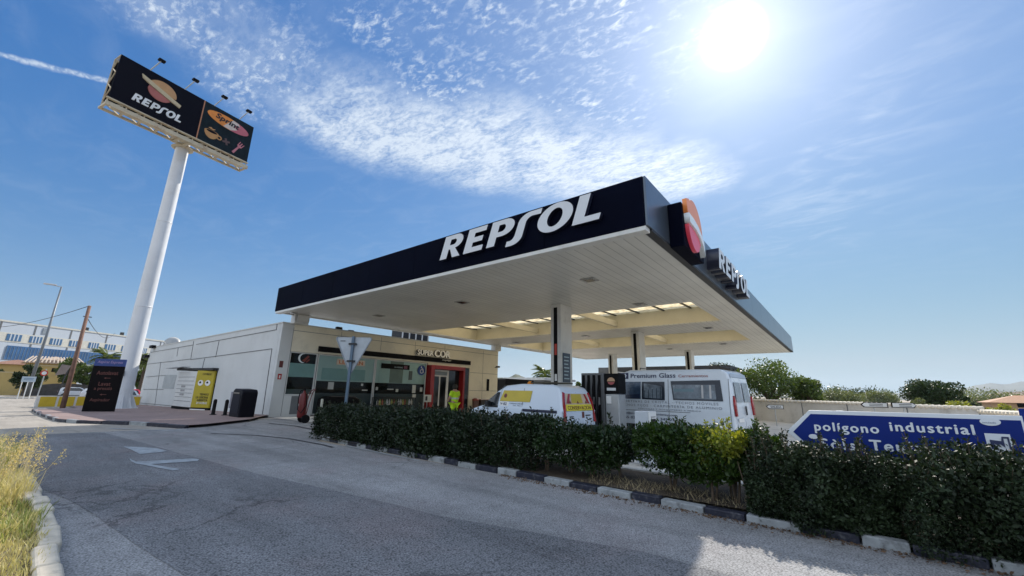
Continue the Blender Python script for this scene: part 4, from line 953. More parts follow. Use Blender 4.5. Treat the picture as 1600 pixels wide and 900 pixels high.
# ------------------------------------------------------------------ vehicles
TYRE = mat('tyre rubber', (.012, .012, .012), .8); RIM = mat('grey rim', (.18, .19, .2), .4, metal=.6)
CARGL = mat('dark car glass', (.012, .016, .02), .06, spec=.7)
TRIMB = mat('black car plastic', (.012, .012, .013), .6)
LAMPR = mat('red tail lamp', (.30, .008, .012), .15, spec=.6)
def hw_fn(prof):
    zs_ = [p[0] for p in prof]; ws_ = [p[1] for p in prof]
    return lambda z: float(np.interp(z, zs_, ws_))
class Vehicle:
    """body lofted from a side outline (x forward = negative) with a tumblehome width profile; rear at x=0"""
    def __init__(s, root, outline, wprof, paint, arches, step=.12):
        s.root = root; s.hw = hw_fn(wprof); s.outline = outline
        bm = bmesh.new()
        zs_ = [p[0] for p in wprof]
        # side face cut at the width-profile heights
        vs = [bm.verts.new((x, 0, z)) for x, z in outline]; f = bm.faces.new(vs)
        for z in zs_[1:-1]: bmesh.ops.bisect_plane(bm, geom=bm.verts[:]+bm.edges[:]+bm.faces[:], plane_co=(0, 0, z), plane_no=(0, 0, 1))
        ext = [e for e in bm.edges if e.is_boundary]
        side = {v: v for v in bm.verts}
        pts = {v.index: v.co.copy() for v in bm.verts}
        bm.verts.index_update(); n0 = list(bm.verts); faces0 = list(bm.faces)
        far = {}
        for v in n0: far[v] = bm.verts.new((v.co.x, s.hw(v.co.z), v.co.z))
        for v in n0: v.co.y = -s.hw(v.co.z)
        for fc in faces0: bm.faces.new([far[v] for v in reversed(fc.verts)])
        for e in ext:
            a, b = e.verts; bm.faces.new([a, b, far[b], far[a]])
        bmesh.ops.recalc_face_normals(bm, faces=bm.faces)
        me = bpy.data.meshes.new('body'); bm.to_mesh(me); me.materials.append(paint)
        o = bpy.data.objects.new('body', me); b = o.modifiers.new('bevel', 'BEVEL'); b.width = .07; b.segments = 4; b.limit_method = 'ANGLE'; b.angle_limit = R_(28)
        put(o, root); smooth_by_angle(o, 30); s.body = o
    def side(s, name, poly, m, off=.006, parent=None, th=.012, far=False):
        me = curve_mesh([poly], th, name); return s.side_mesh(me, name, m, off, parent, far)
    def side_mesh(s, me, name, m, off=.006, parent=None, far=False):
        bm = bmesh.new(); bm.from_mesh(me)
        for z in (1.0, 1.3, 1.6, 1.9, 2.2): bmesh.ops.bisect_plane(bm, geom=bm.verts[:]+bm.edges[:]+bm.faces[:], plane_co=(0, z, 0), plane_no=(0, 1, 0))
        sg = 1 if far else -1
        for v in bm.verts:
            x, z, w = v.co; v.co = (x, sg*(s.hw(z)+off+w), z)
        bmesh.ops.recalc_face_normals(bm, faces=bm.faces)
        m2 = bpy.data.meshes.new(name); bm.to_mesh(m2); m2.materials.append(m); o = bpy.data.objects.new(name, m2); put(o, parent or s.root); return o
    def side_text(s, t, m, x, z, w, cap, name='side_lettering', parent=None, bold=.0, spacing=1.):
        me = text_mesh(t, .003, bold, 0, spacing); lo, hi = bounds(me)
        me.transform(Matrix.Translation((x, z, 0))@Matrix.Diagonal((w/(hi[0]-lo[0]), cap/.73, 1, 1))@Matrix.Translation((-lo[0], 0, 0)))
        return s.side_mesh(me, name, m, .010, parent)
    def rear(s, name, poly, m, off=.006, th=.012, parent=None, xfn=None):
        me = curve_mesh([poly], th, name)
        for v in me.vertices:
            y, z, w = v.co; v.co = ((xfn(z) if xfn else 0)+off+w, y, z)
        bm = bmesh.new(); bm.from_mesh(me); bmesh.ops.recalc_face_normals(bm, faces=bm.faces); bm.to_mesh(me); bm.free()
        me.materials.append(m); o = bpy.data.objects.new(name, me); put(o, parent or s.root); return o
    def wheels(s, xs, r=.33, w=.22):
        for x in xs:
            for sg in (-1, 1):
                y0 = sg*(s.hw(.4)-w+.02); y1 = sg*(s.hw(.4)+.02)
                ar = MB().lathe([(r+.07, sg*(s.hw(.4)-.1)), (r+.07, sg*(s.hw(.4)+.012))], (x, 0, r), 24, 'y').build('wheel_arch', TRIMB, s.root)
                wh = MB().lathe([(r*.6, y0), (r-.02, y0), (r, y0+sg*.03), (r, y1-sg*.03), (r-.02, y1), (r*.62, y1)], (x, 0, r), 26, 'y').build('wheel', TYRE, s.root, smooth=True); smooth_by_angle(wh, 50)
                MB().lathe([(r*.2, y1+sg*.01), (r*.55, y1), (r*.6, y1-sg*.02)], (x, 0, r), 20, 'y').build('rim', RIM, wh)
def arcp(cx, cz, r, a0, a1, n=8): return [(cx+r*math.cos(R_(a0+(a1-a0)*i/n)), cz+r*math.sin(R_(a0+(a1-a0)*i/n))) for i in range(n+1)]
# big white van
VW = mat('white van paint', (.60, .66, .72), .25, var=.03, scale=.8, coat=.4)
a6 = R_(6)
def van_origin(x, y, hw, yaw): return (x+math.sin(yaw)*hw, y+math.cos(yaw)*hw)   # near rear corner -> rear centre
vx, vy = van_origin(-2.78, 14.6, 1.0, a6)
v1 = thing('panel_van', (vx, vy, .015), 'tall white panel van lettered for a glass company, parked beside the pump', 'van', rz=-a6)
ol = [(0, .42), (0, 1.05), (-.05, 1.9), (-.12, 2.30), (-.32, 2.43), (-3.55, 2.46), (-3.95, 2.34), (-4.40, 1.88), (-4.72, 1.52), (-5.20, 1.22), (-5.36, .95), (-5.38, .42)]
V = Vehicle(v1, ol, [(.3, .98), (.6, 1.01), (1.25, 1.01), (2.5, .87)], VW, None)
V.wheels((-.95, -4.45), .34)
PH = mat('van print sea view', (.03, .055, .10), .15, var=.5, scale=2.2, stain=((.22, .30, .38), 1.2, .55)); 
PH2 = mat('van print terrace view', (.12, .15, .18), .15, var=.55, scale=3.5, stain=((.35, .40, .44), 2.5, .7)); PHD = mat('print frame dark', (.012, .018, .03), .2)
V.side('side_print', [(-4.10, 1.42), (-3.10, 1.42), (-3.10, 2.03), (-4.02, 2.03)], PH)
V.side('side_print', [(-4.06, 1.42), (-3.14, 1.42), (-3.14, 1.60), (-3.6, 1.56), (-4.08, 1.62)], mat('print sea dark', (.01, .02, .05), .2), off=.019, th=.004)
V.side('side_print', [(-3.05, 1.42), (-2.20, 1.40), (-2.20, 2.03), (-3.05, 2.03)], PHD)
V.side('side_print', [(-2.97, 1.47), (-2.30, 1.45), (-2.30, 1.88), (-2.97, 1.98)], PH2, off=.019, th=.004)
for k in range(5): V.side('print_bar', [(-2.95+k*.15, 1.47), (-2.93+k*.15, 1.47), (-2.93+k*.15, 1.72+.03*k), (-2.95+k*.15, 1.72+.03*k)], PHD, off=.024, th=.003)
V.side('side_print', [(-1.90, 1.42), (-.30, 1.42), (-.36, 2.08), (-1.98, 2.05)], PHD)
V.side('side_print', [(-1.86, 1.47), (-.50, 1.47), (-.52, 1.93), (-1.92, 1.93)], PH2, off=.019, th=.004)
V.side('side_print', [(-1.86, 1.70), (-1.2, 1.70), (-1.2, 1.80), (-1.88, 1.80)], mat('print sea pale', (.10, .17, .20), .2), off=.024, th=.003)
for x in (-.95, -.70): V.side('print_bar', [(x, 1.5), (x+.06, 1.5), (x+.06, 1.92), (x, 1.92)], mat('print pillar pale', (.42, .42, .42), .4), off=.024, th=.003)
NV = mat('navy van lettering', (.012, .018, .07), .4); RV = mat('dull red van lettering', (.32, .10, .09), .4); GV = mat('grey van lettering', (.13, .15, .19), .4)
lg = V.side('logo_square', [(-3.92, 2.14), (-3.60, 2.14), (-3.60, 2.36), (-3.92, 2.36)], NV)
V.side('logo_mark', [(-3.80, 2.18), (-3.70, 2.18), (-3.67, 2.26), (-3.72, 2.34), (-3.76, 2.30), (-3.71, 2.25), (-3.76, 2.21)], VW, off=.02, th=.003, parent=lg)
V.side_text('Premium Glass', NV, -3.50, 2.17, 1.70, .165, bold=.014)
V.side_text('Cerramientos', RV, -1.70, 2.18, .98, .095, bold=.006)
V.side_text('CORTINAS DE CRISTAL · TECHOS MÓVILES', GV, -3.85, 1.295, 3.4, .082, spacing=1.35)
V.side_text('TECHOS FIJOS · CARPINTERÍA DE ALUMINIO', GV, -3.95, 1.165, 3.6, .082, spacing=1.35)
V.side_text('PERSIANAS Y MOSQUITERAS A MEDIDA', GV, -3.2, 1.065, 2.2, .05, spacing=1.3)
V.side_text('info@premiumglasscerramientos.com', NV, -3.85, .89, 2.05, .07, bold=.005)
V.side_text('965 020 203 · 635 349 223', NV, -3.85, .73, 2.05, .085, bold=.01)
SEAM = mat('body seam', (.10, .11, .12), .6)
for x in (-4.02, -2.08, -.12): V.side('door_seam', [(x, .62), (x+.016, .62), (x+.016, 2.12), (x, 2.12)], SEAM, off=.004, th=.003)
V.side('belt_seam', [(-4.0, 1.02), (-1.35, 1.02), (-1.35, 1.036), (-4.0, 1.036)], SEAM, off=.004, th=.003)
V.side('side_sill', [(-4.0, .44), (-1.4, .44), (-1.4, .56), (-4.0, .56)], TRIMB)
V.side('cab_window', [(-4.85, 1.45), (-4.08, 1.45), (-4.08, 2.02), (-4.28, 2.02)], CARGL)
V.side('door_handle', [(-4.03, 1.08), (-3.96, 1.08), (-3.96, 1.26), (-4.03, 1.26)], TRIMB, off=.02, th=.02)
rx = lambda z: float(np.interp(z, [.42, 1.05, 1.9, 2.3], [0, 0, -.05, -.12]))
V.rear('rear_lamp', [(-1.0, .98), (-.86, .98), (-.84, 1.45), (-.92, 1.60), (-.99, 1.35)], LAMPR, th=.05, xfn=rx)
V.rear('rear_lamp', [(1.0, .98), (.86, .98), (.84, 1.45), (.92, 1.60), (.99, 1.35)], LAMPR, th=.05, xfn=rx)
for s_ in (-1, 1):
    d = V.rear('rear_door', [(s_*.02, .55), (s_*.82, .55), (s_*.80, 2.16), (s_*.02, 2.16)], VW, xfn=rx, th=.02)
    V.rear('rear_window', [(s_*.10, 1.40), (s_*.72, 1.40), (s_*.68, 2.02), (s_*.10, 2.02)], mat('rear glass print', (.16, .19, .22), .15, var=.4, scale=4), off=.028, th=.01, parent=d, xfn=rx)
V.rear('door_handle', [(.05, 1.0), (.12, 1.0), (.12, 1.28), (.05, 1.28)], TRIMB, off=.03, th=.03, xfn=rx)
V.rear('number_plate', [(-.75, .80), (-.25, .80), (-.25, .91), (-.75, .91)], WHITEP, off=.028, th=.01, xfn=rx)
MB().box(-.05, -.98, .36, .12, .98, .56).build('rear_bumper', TRIMB, v1, bevel=.03)
V.rear('rear_board', [(-.8, 2.18), (.8, 2.18), (.78, 2.30), (-.78, 2.30)], mat('rear lettering panel', (.36, .41, .48), .4), xfn=rx, off=.01)
mb = MB()
for x in (-3.2, -2.2, -1.2, -.4): mb.tube([(x, -.72, 2.45), (x, -.72, 2.53), (x, .72, 2.53), (x, .72, 2.45)], .016, 6)
mb.build('roof_bars', TRIMB, v1)
MB().add([(-4.02, -.84, 2.30), (-4.72, -.92, 1.56), (-4.72, .92, 1.56), (-4.02, .84, 2.30), (-4.0, -.84, 2.33), (-4.76, -.93, 1.57), (-4.76, .93, 1.57), (-4.0, .84, 2.33)], BF).build('windscreen', CARGL, v1)
MB().box(-4.72, -1.25, 1.45, -4.58, -1.03, 1.85).build('wing_mirror', TRIMB, v1, bevel=.03)

# small white service van
VB = mat('pale blue white van paint', (.58, .66, .76), .28, var=.03, scale=.8, coat=.35)
a4 = R_(5); vx, vy = van_origin(-6.62, 10.75, .88, a4)
v2 = thing('service_van', (vx, vy, .015), 'small white road service van with yellow side and rear panels behind the hedge', 'van', rz=-a4)
ol = [(0, .38), (.04, .60), (.02, 1.05), (-.10, 1.55), (-.22, 1.74), (-.45, 1.81), (-1.8, 1.84), (-2.45, 1.78), (-2.85, 1.58), (-3.35, 1.14), (-3.95, .98), (-4.16, .80), (-4.18, .38)]
V = Vehicle(v2, ol, [(.3, .86), (.55, .89), (1.05, .88), (1.85, .70)], VB, None)
V.wheels((-.72, -3.42), .31)
YEL = mat('service yellow', (.50, .38, .03), .4, var=.08, scale=3); YLT = mat('bright service yellow', (.72, .62, .03), .4)
sp = V.side('side_panel', [(-2.62, 1.27), (-1.28, 1.27), (-1.24, 1.62), (-2.50, 1.62)], YEL)
KP = mat('dark red print', (.13, .03, .02), .5)
for k, (w, z) in enumerate(((.3, 1.53), (.62, 1.44), (.55, 1.35))): V.side_text(('Govern', 'DEPARTAMENT DE MEDI', 'OBRES PUBLIQUES')[k], KP, -2.18, z-.03, w, .045, parent=sp, bold=.01)
V.side('crest', arcp(-2.38, 1.45, .07, 0, 340, 14), KP, off=.02, th=.003, parent=sp)
V.side_text('V-02', NV, -2.58, 1.15, .30, .085, bold=.03)
V.side_text('CONSERVACIÓ CARRETERES', GV, -2.15, 1.19, .6, .035); V.side_text('Tel. 965', GV, -2.0, 1.13, .35, .035)
V.side('number_patch', [(-2.63, 1.12), (-2.2, 1.12), (-2.2, 1.26), (-2.62, 1.26)], WHITEP, off=.004, th=.004)
V.side('rub_strip', [(-1.55, .98), (-.18, .98), (-.18, 1.06), (-1.55, 1.06)], mat('blue black strip', (.01, .012, .04), .4))
V.side('door_window', [(-3.28, 1.12), (-2.70, 1.12), (-2.66, 1.56), (-2.78, 1.56), (-2.95, 1.44)], CARGL)
V.side('window_seal', [(-3.34, 1.06), (-2.68, 1.06), (-2.68, 1.12), (-3.30, 1.12)], TRIMB)
V.side('door_handle', [(-2.85, .90), (-2.70, .90), (-2.70, .95), (-2.85, .95)], TRIMB, off=.015, th=.02)
for x in (-2.62, -1.60): V.side('door_seam', [(x, .50), (x+.014, .50), (x+.014, 1.70), (x, 1.70)], SEAM, off=.003, th=.003)
MB().box(-3.12, -1.08, 1.08, -2.98, -.90, 1.26).build('wing_mirror', TRIMB, v2, bevel=.03)
MB().add([(-2.50, -.70, 1.76), (-3.32, -.80, 1.16), (-3.32, .80, 1.16), (-2.50, .70, 1.76), (-2.52, -.70, 1.79), (-3.36, -.80, 1.185), (-3.36, .80, 1.185), (-2.52, .70, 1.79)], BF).build('windscreen', CARGL, v2)
rx = lambda z: float(np.interp(z, [.38, .6, 1.05, 1.55, 1.74], [0, .04, .02, -.10, -.22]))
for s_ in (-1, 1): V.rear('rear_lamp', [(s_*.86, .72), (s_*.73, .72), (s_*.73, 1.10), (s_*.70, 1.30), (s_*.62, 1.58), (s_*.70, 1.60), (s_*.80, 1.30)], LAMPR, th=.03, xfn=rx)
V.rear('rear_window', [(-.66, 1.08), (.66, 1.08), (.58, 1.56), (-.58, 1.56)], mat('rear glass white film', (.55, .42, .30), .3, var=.1, scale=4), xfn=rx)
cz = V.rear('rear_panel', [(-.70, 1.06), (.70, 1.06), (.68, 1.24), (-.68, 1.24)], YLT, off=.022, th=.006, xfn=rx)
me = text_mesh('CONSERVACIÓN', .004, .02); lo, hi = bounds(me); me.transform(Matrix.Diagonal((1.24/(hi[0]-lo[0]), .115/.73, 1, 1))@Matrix.Translation((-lo[0], 0, 0)))
for v in me.vertices: y, z, w = v.co; v.co = (rx(1.1+z)+.030+w, y-.62, 1.09+z)
me.materials.append(KP); put(bpy.data.objects.new('rear_lettering', me), cz)
V.rear('warning_patch', [(-.36, 1.28), (.24, 1.28), (.20, 1.55), (-.32, 1.55)], YEL, off=.02, th=.004, xfn=rx)
for s_ in (-1, 1): V.rear('warning_stripe', [(s_*.62, 1.27), (s_*.50, 1.27), (s_*.36, 1.55), (s_*.46, 1.55)], LAMPR, off=.02, th=.004, xfn=rx)
for yy in (-.5, -.1, .35): V.rear('warning_mark', [(yy, 1.27), (yy+.12, 1.27), (yy+.06, 1.36)], KP, off=.026, th=.003, xfn=rx)
V.rear('door_seam', [(.0, .6), (.012, .6), (.012, 1.6), (.0, 1.6)], SEAM, off=.003, th=.003, xfn=rx)
V.rear('door_handle', [(.30, .90), (.55, .90), (.55, .93), (.30, .93)], TRIMB, off=.01, th=.02, xfn=rx); V.rear('door_handle', [(-.55, .88), (-.35, .88), (-.35, .90), (-.55, .90)], TRIMB, off=.01, th=.02, xfn=rx)
V.rear('badge', [(.12, .84), (.24, .84), (.24, 1.02), (.12, 1.02)], KP, off=.004, th=.004, xfn=rx)
MB().box(-.02, -.84, .36, .14, .84, .62).build('rear_bumper', mat('dark green grey bumper', (.03, .045, .045), .5), v2, bevel=.03)
mb = MB()
mb.lathe([(.10, 0), (.10, .03), (.06, .08), (.02, .10)], (-2.0, 0, 1.85), 16); mb.build('beacon', mat('orange beacon', (.6, .2, .02), .2), v2)
MB().box(-1.5, -.55, 1.86, -.6, .55, 1.90).build('roof_rack_board', mat('brown board', (.06, .05, .03), .7), v2)

# ------------------------------------------------------------------ pumps
def pump(x, y, label, first=None):
    if first: return dup(first, (x, y, .16), 0, label)
    p = thing('fuel_pump', (x, y, .16), label, 'fuel pump', 'fuel pumps on the islands')
    MB().box(-.75, -.30, 0, .12, .30, 2.12).build('hose_cabinet', mat('grey hose cabinet', (.10, .105, .11), .45, var=.2), p, bevel=.02)
    for i in range(4): MB().box(-.70+i*.2, -.33, .25, -.60+i*.2, -.302, 2.05).build('hose_bay', BLACK, p, bevel=.01)
    for i in range(4):
        hx = -.65+i*.2
        MB().tube([(hx, -.35, 1.95), (hx+.03, -.50, 1.6), (hx+.02, -.52, .9), (hx, -.45, .45), (hx-.05, -.42, .75), (hx, -.36, 1.15)], .02, 7).build('hose', BLACK, p)
        mb = MB(); mb.box(hx-.035, -.44, 1.08, hx+.035, -.34, 1.32); mb.tube([(hx, -.42, 1.1), (hx, -.50, .95)], .016, 6)
        mb.build('nozzle', mat('grey nozzle', (.16, .16, .16), .5), p)
    MB().box(.14, -.28, 0, .62, .28, 1.42).build('pump_body', mat('silver pump body', (.40, .42, .43), .35, metal=.3), p, bevel=.03)
    h = MB().box(.12, -.30, 1.44, .64, .30, 2.10).build('pump_head', BLACK, p, bevel=.03)
    place_mesh(curve_mesh([arc(0, 0, .14, .13, 0, 180, 10)], .006), mat('small emblem orange', (.45, .28, .16), .5), 'emblem_mark', Matrix.Translation((.38, -.302, 1.84))@Matrix.Rotation(R_(90), 4, 'X'), h, world=False)
    place_mesh(curve_mesh([arc(0, 0, .12, .09, 180, 360, 10)], .006), mat('small emblem rose', (.35, .08, .08), .5), 'emblem_mark', Matrix.Translation((.38, -.302, 1.82))@Matrix.Rotation(R_(90), 4, 'X'), h, world=False)
    place_mesh(curve_mesh([[(-.16, 0), (.16, 0), (.16, .09), (-.16, .09)]], .006), mat('pale display', (.55, .57, .58), .4), 'display', Matrix.Translation((.38, -.302, 1.54))@Matrix.Rotation(R_(90), 4, 'X'), h, world=False)
    MB().box(.2, -.32, 1.12, .36, -.285, 1.36).build('card_reader', WHITEP, p)
    return p
drape('pump_island', [(-11.2, 12.95), (-5.2, 12.95), (-5.2, 13.85), (-11.2, 13.85)], M_conc, .16); 
mb = MB(); mb.box(-11.2, 12.95, 0, -5.2, 13.85, .155); tag(mb.build('pump_island_edge', M_kerb, bevel=.03), kind='structure')
mb = MB(); mb.box(-11.2, 24.9, 0, -5.2, 27.0, .155); mb.box(-10.4, 15.6, 0, -9.0, 18.5, .155); tag(mb.build('column_island', M_kerb, bevel=.03), kind='structure')
p0_ = onY(970, 640, 13.4)
P1 = pump(float(p0_[0])-.55, 13.4, 'fuel pump with black head and emblem, nearest, between the two vans')
pump(-9.0, 26.0, 'fuel pump on the middle island behind the tall white van', P1)
# dark cabinet behind the pumps
# service unit in front
ax = onX(1022, 651, -3.62)
un = thing('service_unit', (-3.80, 9.86, .10), 'waist high pale air and water unit with small screens behind the hedge', 'service unit')
UN = mat('pale unit steel', (.48, .52, .56), .4, var=.05)
MB().box(-.16, -.22, 0, .16, .22, 1.12).build('cabinet', UN, un, bevel=.015)
MB().box(.162, -.22, 0, .20, .22, 1.12).build('front_panel', mat('white unit front', (.62, .64, .64), .4), un, bevel=.01)
for z, m_, h_ in ((.98, mat('pale label', (.3, .3, .3), .5), .03), (.82, BLACK, .13), (.66, mat('grey keypad', (.14, .16, .18), .4), .13), (.50, mat('teal panel', (.10, .30, .30), .4), .14)): MB().box(.201, -.13, z, .210, .14, z+h_).build('display', m_, un)
mb = MB(); mb.box(-.08, -.256, .62, .0, -.251, .74); mb.build('logo_mark', mat('pale label', (.3, .3, .3), .5), un)

# ------------------------------------------------------------------ person in hi-vis
def skin_body(name, verts, edges, radii, m, parent, sub=2, root_i=0):
    me = bpy.data.meshes.new(name); me.from_pydata(verts, edges, []); o = bpy.data.objects.new(name, me); put(o, parent)
    s = o.modifiers.new('skin', 'SKIN'); lay = me.skin_vertices[0].data if me.skin_vertices else None
    if lay is None:
        bm = bmesh.new(); bm.from_mesh(me); bm.verts.layers.skin.verify(); bm.to_mesh(me); bm.free(); lay = me.skin_vertices[0].data
    for i, r in enumerate(radii):
        lay[i].radius = (r, r) if not isinstance(r, tuple) else r; lay[i].use_root = (i == root_i)
    s.use_smooth_shade = True
    sd = o.modifiers.new('sub', 'SUBSURF'); sd.levels = sub; sd.render_levels = sub
    me.materials.append(m); return o
pp = W(711, 612, 20.5)
ps = thing('person', (float(pp[0]), float(pp[1]), .015), 'person in a bright yellow green shirt and trousers walking to the shop door, seen from behind', 'person', rz=R_(90))
ps['label'] = 'person in bright yellow green work clothes, seen from behind before the red shop entrance'
# local: +y forward (towards the shop after rotation), x sideways
jv = [(0, 0, .93), (0, 0, 1.12), (0, -.01, 1.32), (0, 0, 1.45), (0, .01, 1.53), (0, .02, 1.62), (0, .02, 1.70),
      (.17, 0, 1.40), (.25, .02, 1.13), (.24, .14, .92), (.24, .18, .85), (-.17, 0, 1.40), (-.25, .04, 1.14), (-.20, .20, 1.00), (-.17, .27, .98),
      (.09, 0, .86), (.11, .05, .48), (.11, -.02, .09), (.11, .12, .04), (-.09, 0, .86), (-.10, -.03, .48), (-.11, -.14, .10), (-.11, 0, .04)]
je = [(0, 1), (1, 2), (2, 3), (3, 4), (4, 5), (5, 6), (3, 7), (7, 8), (8, 9), (9, 10), (3, 11), (11, 12), (12, 13), (13, 14), (0, 15), (15, 16), (16, 17), (17, 18), (0, 19), (19, 20), (20, 21), (21, 22)]
jr = [.13, .12, .14, .09, .055, .095, .085, .06, .045, .033, .035, .06, .045, .033, .035, .095, .065, .045, .04, .095, .065, .045, .04]
SKIN = mat('skin', (.42, .24, .16), .55); HV = mat('hi vis yellow green', (.48, .74, .01), .6, var=.12, scale=9, bump=.3, bscale=14)
body = skin_body('body', jv, je, jr, SKIN, ps)
skin_body('shirt', [(0, 0, .88), (0, 0, 1.10), (0, -.01, 1.30), (0, 0, 1.43), (.17, 0, 1.40), (.235, .01, 1.20), (-.17, 0, 1.40), (-.235, .02, 1.20)], [(0, 1), (1, 2), (2, 3), (3, 4), (4, 5), (3, 6), (6, 7)], [.165, .155, .17, .10, .085, .075, .085, .075], HV, ps)
skin_body('trousers', [(0, 0, .92), (.09, 0, .84), (.11, .05, .48), (.11, -.02, .12), (-.09, 0, .84), (-.10, -.03, .48), (-.11, -.13, .13)], [(0, 1), (1, 2), (2, 3), (0, 4), (4, 5), (5, 6)], [.155, .115, .085, .07, .115, .085, .07], HV, ps)
ps.scale = (1.22, 1.15, 1.07)
MB().lathe([(.168, 1.08), (.170, 1.10), (.170, 1.13), (.168, 1.15)], n=20).build('reflective_band', mat('reflective band', (.5, .52, .5), .3), ps, smooth=True)
MB().lathe([(.02, 1.50), (.075, 1.53), (.101, 1.60), (.103, 1.66), (.085, 1.73), (.03, 1.765)], (0, .015, 0), 18).build('hair', mat('dark hair', (.02, .015, .01), .7), ps, smooth=True)
for s_ in (-1, 1): MB().box(s_*.11-.05, (-.05 if s_ > 0 else -.17), 0, s_*.11+.05, (.20 if s_ > 0 else .08), .11).build('shoe', BLACK, ps, bevel=.04)

# ------------------------------------------------------------------ goods in front of the shop
def goods():
    q = onX(640, 648, XF+.6); y = 17.2
    th = thing('gas_bottle_rack', (XF+.55, 17.4, .014), 'dark wire rack with bottles and pots below the long shop window', 'rack')
    f = MB()
    for x in (XF+.25, XF+.85):
        for yy in (15.9, 17.4, 18.9): f.box(x-.02, yy-.02, .014, x+.02, yy+.02, 1.05)
    for z in (.1, .55, 1.03):
        f.box(XF+.23, 15.9, z, XF+.87, 18.9, z+.03)
    f.build('rack_frame', DGREY, th, True)
    cols = [(.45, .43, .38), (.35, .35, .10), (.30, .10, .05), (.08, .12, .05), (.5, .5, .5)]
    for i in range(16):
        yy = 16.05+i*.18; r = .07; c = cols[i % 5]
        MB().lathe([(r, .58), (r, .80), (r*.5, .88), (r*.4, .95)], (XF+.62, yy, 0), 10).build('bottle', mat('bottle %d' % (i % 5), c, .5), th, True)
    th = thing('black_planter', (XF+.6, 12.9, .014), 'low black domed store box under the shop window behind the hedge end', 'storage box')
    MB().prism([(12.3, .02), (14.6, .02), (14.6, .95), (14.2, 1.12), (12.7, 1.12), (12.3, .95)], XF+.2, XF+.95, 'x').build('box', BLACK, th, True, bevel=.05)
    MB().box(XF+.96, 12.5, .4, XF+.97, 14.4, .45).build('lid_seam', DGREY, th, True)
    th = thing('notice_stand', (XF+.9, 19.9, .014), 'pale notice on a thin stand beside the red entrance', 'stand')
    MB().box(XF+.88, 19.88, .014, XF+.92, 19.92, .8).build('stem', STEEL, th, True); MB().box(XF+.90, 19.6, .75, XF+.93, 20.25, 1.25).build('notice_plate', mat('poster pale', (.48, .50, .48), .6), th, True)
    MB().box(XF+.93, 19.7, .85, XF+.935, 19.9, 1.15).build('print', DGREY, th, True)
    th = thing('waste_bin', (XF+.9, 24.9, .014), 'dark bin with a reddish lid right of the shop door', 'waste bin')
    MB().lathe([(.22, .02), (.26, .8), (.24, .82)], (XF+.9, 24.9, 0), 16).build('drum', mat('brown bin', (.10, .05, .04), .5), th, True); MB().lathe([(.27, .82), (.26, .95), (.1, 1.02)], (XF+.9, 24.9, 0), 16).build('lid', mat('dull red lid', (.18, .03, .02), .5), th, True)
    th = thing('ice_chest', (XF+.6, 26.3, .014), 'low dark ice chest against the cream wall near the van', 'ice chest')
    MB().box(XF+.15, 25.5, .02, XF+.95, 27.3, .85).build('chest', mat('dark chest', (.02, .015, .012), .4), th, True, bevel=.03); MB().box(XF+.13, 25.48, .86, XF+.97, 27.32, .93).build('lid', mat('brown lid', (.08, .05, .035), .5), th, True, bevel=.02)
goods()

# ------------------------------------------------------------------ foliage helpers
def leaves(name, C, D, L, wr, m, parent=None, world=True, origin=(0, 0, 0)):
    """C centres (n,3), D directions (n,3), L lengths (n): folded diamond leaves in one mesh"""
    n = len(C); D = D/np.linalg.norm(D, axis=1, keepdims=True)
    r = rng.normal(size=(n, 3)); S = np.cross(D, r); S /= np.linalg.norm(S, axis=1, keepdims=True); U = np.cross(S, D)
    L = L[:, None]; w = L*wr
    V = np.empty((n, 4, 3)); V[:, 0] = C; V[:, 1] = C+D*L*.5+S*w*.5+U*w*.12; V[:, 2] = C+D*L; V[:, 3] = C+D*L*.5-S*w*.5+U*w*.12
    V = V.reshape(-1, 3)-np.array(origin)
    me = bpy.data.meshes.new(name); me.vertices.add(4*n); me.vertices.foreach_set('co', V.astype(np.float32).ravel())
    me.loops.add(4*n); me.loops.foreach_set('vertex_index', np.arange(4*n, dtype=np.int32))
    me.polygons.add(n); me.polygons.foreach_set('loop_start', np.arange(0, 4*n, 4, dtype=np.int32)); me.polygons.foreach_set('loop_total', np.full(n, 4, dtype=np.int32))
    me.materials.append(m); me.update(calc_edges=True); me.validate()
    o = bpy.data.objects.new(name, me); put(o, parent); return o
def fbm1(x, seed):
    r = np.random.default_rng(seed); v = 0
    for k in range(6): v = v+np.sin(x*(1.3*1.9**k)+r.uniform(0, 6.28))*(.6**k)
    return v
LEAFD = leaf_mat('hedge leaf dark', (.004, .010, .003), (.016, .034, .008), .06, .5)
LEAFM = leaf_mat('shrub leaf green', (.010, .030, .006), (.050, .095, .014), .26, .38)
LEAFY = leaf_mat('shrub leaf yellow green', (.09, .14, .015), (.32, .32, .05), .34, .38)
LEAFC = leaf_mat('conifer leaf dark', (.003, .009, .003), (.030, .052, .018), .08, .6, 2.4)
TWIG = mat('twig bark', (.10, .07, .045), .85, var=.3, scale=9)
BARK = mat('bark', (.09, .065, .045), .9, var=.3, scale=4, bump=.5)
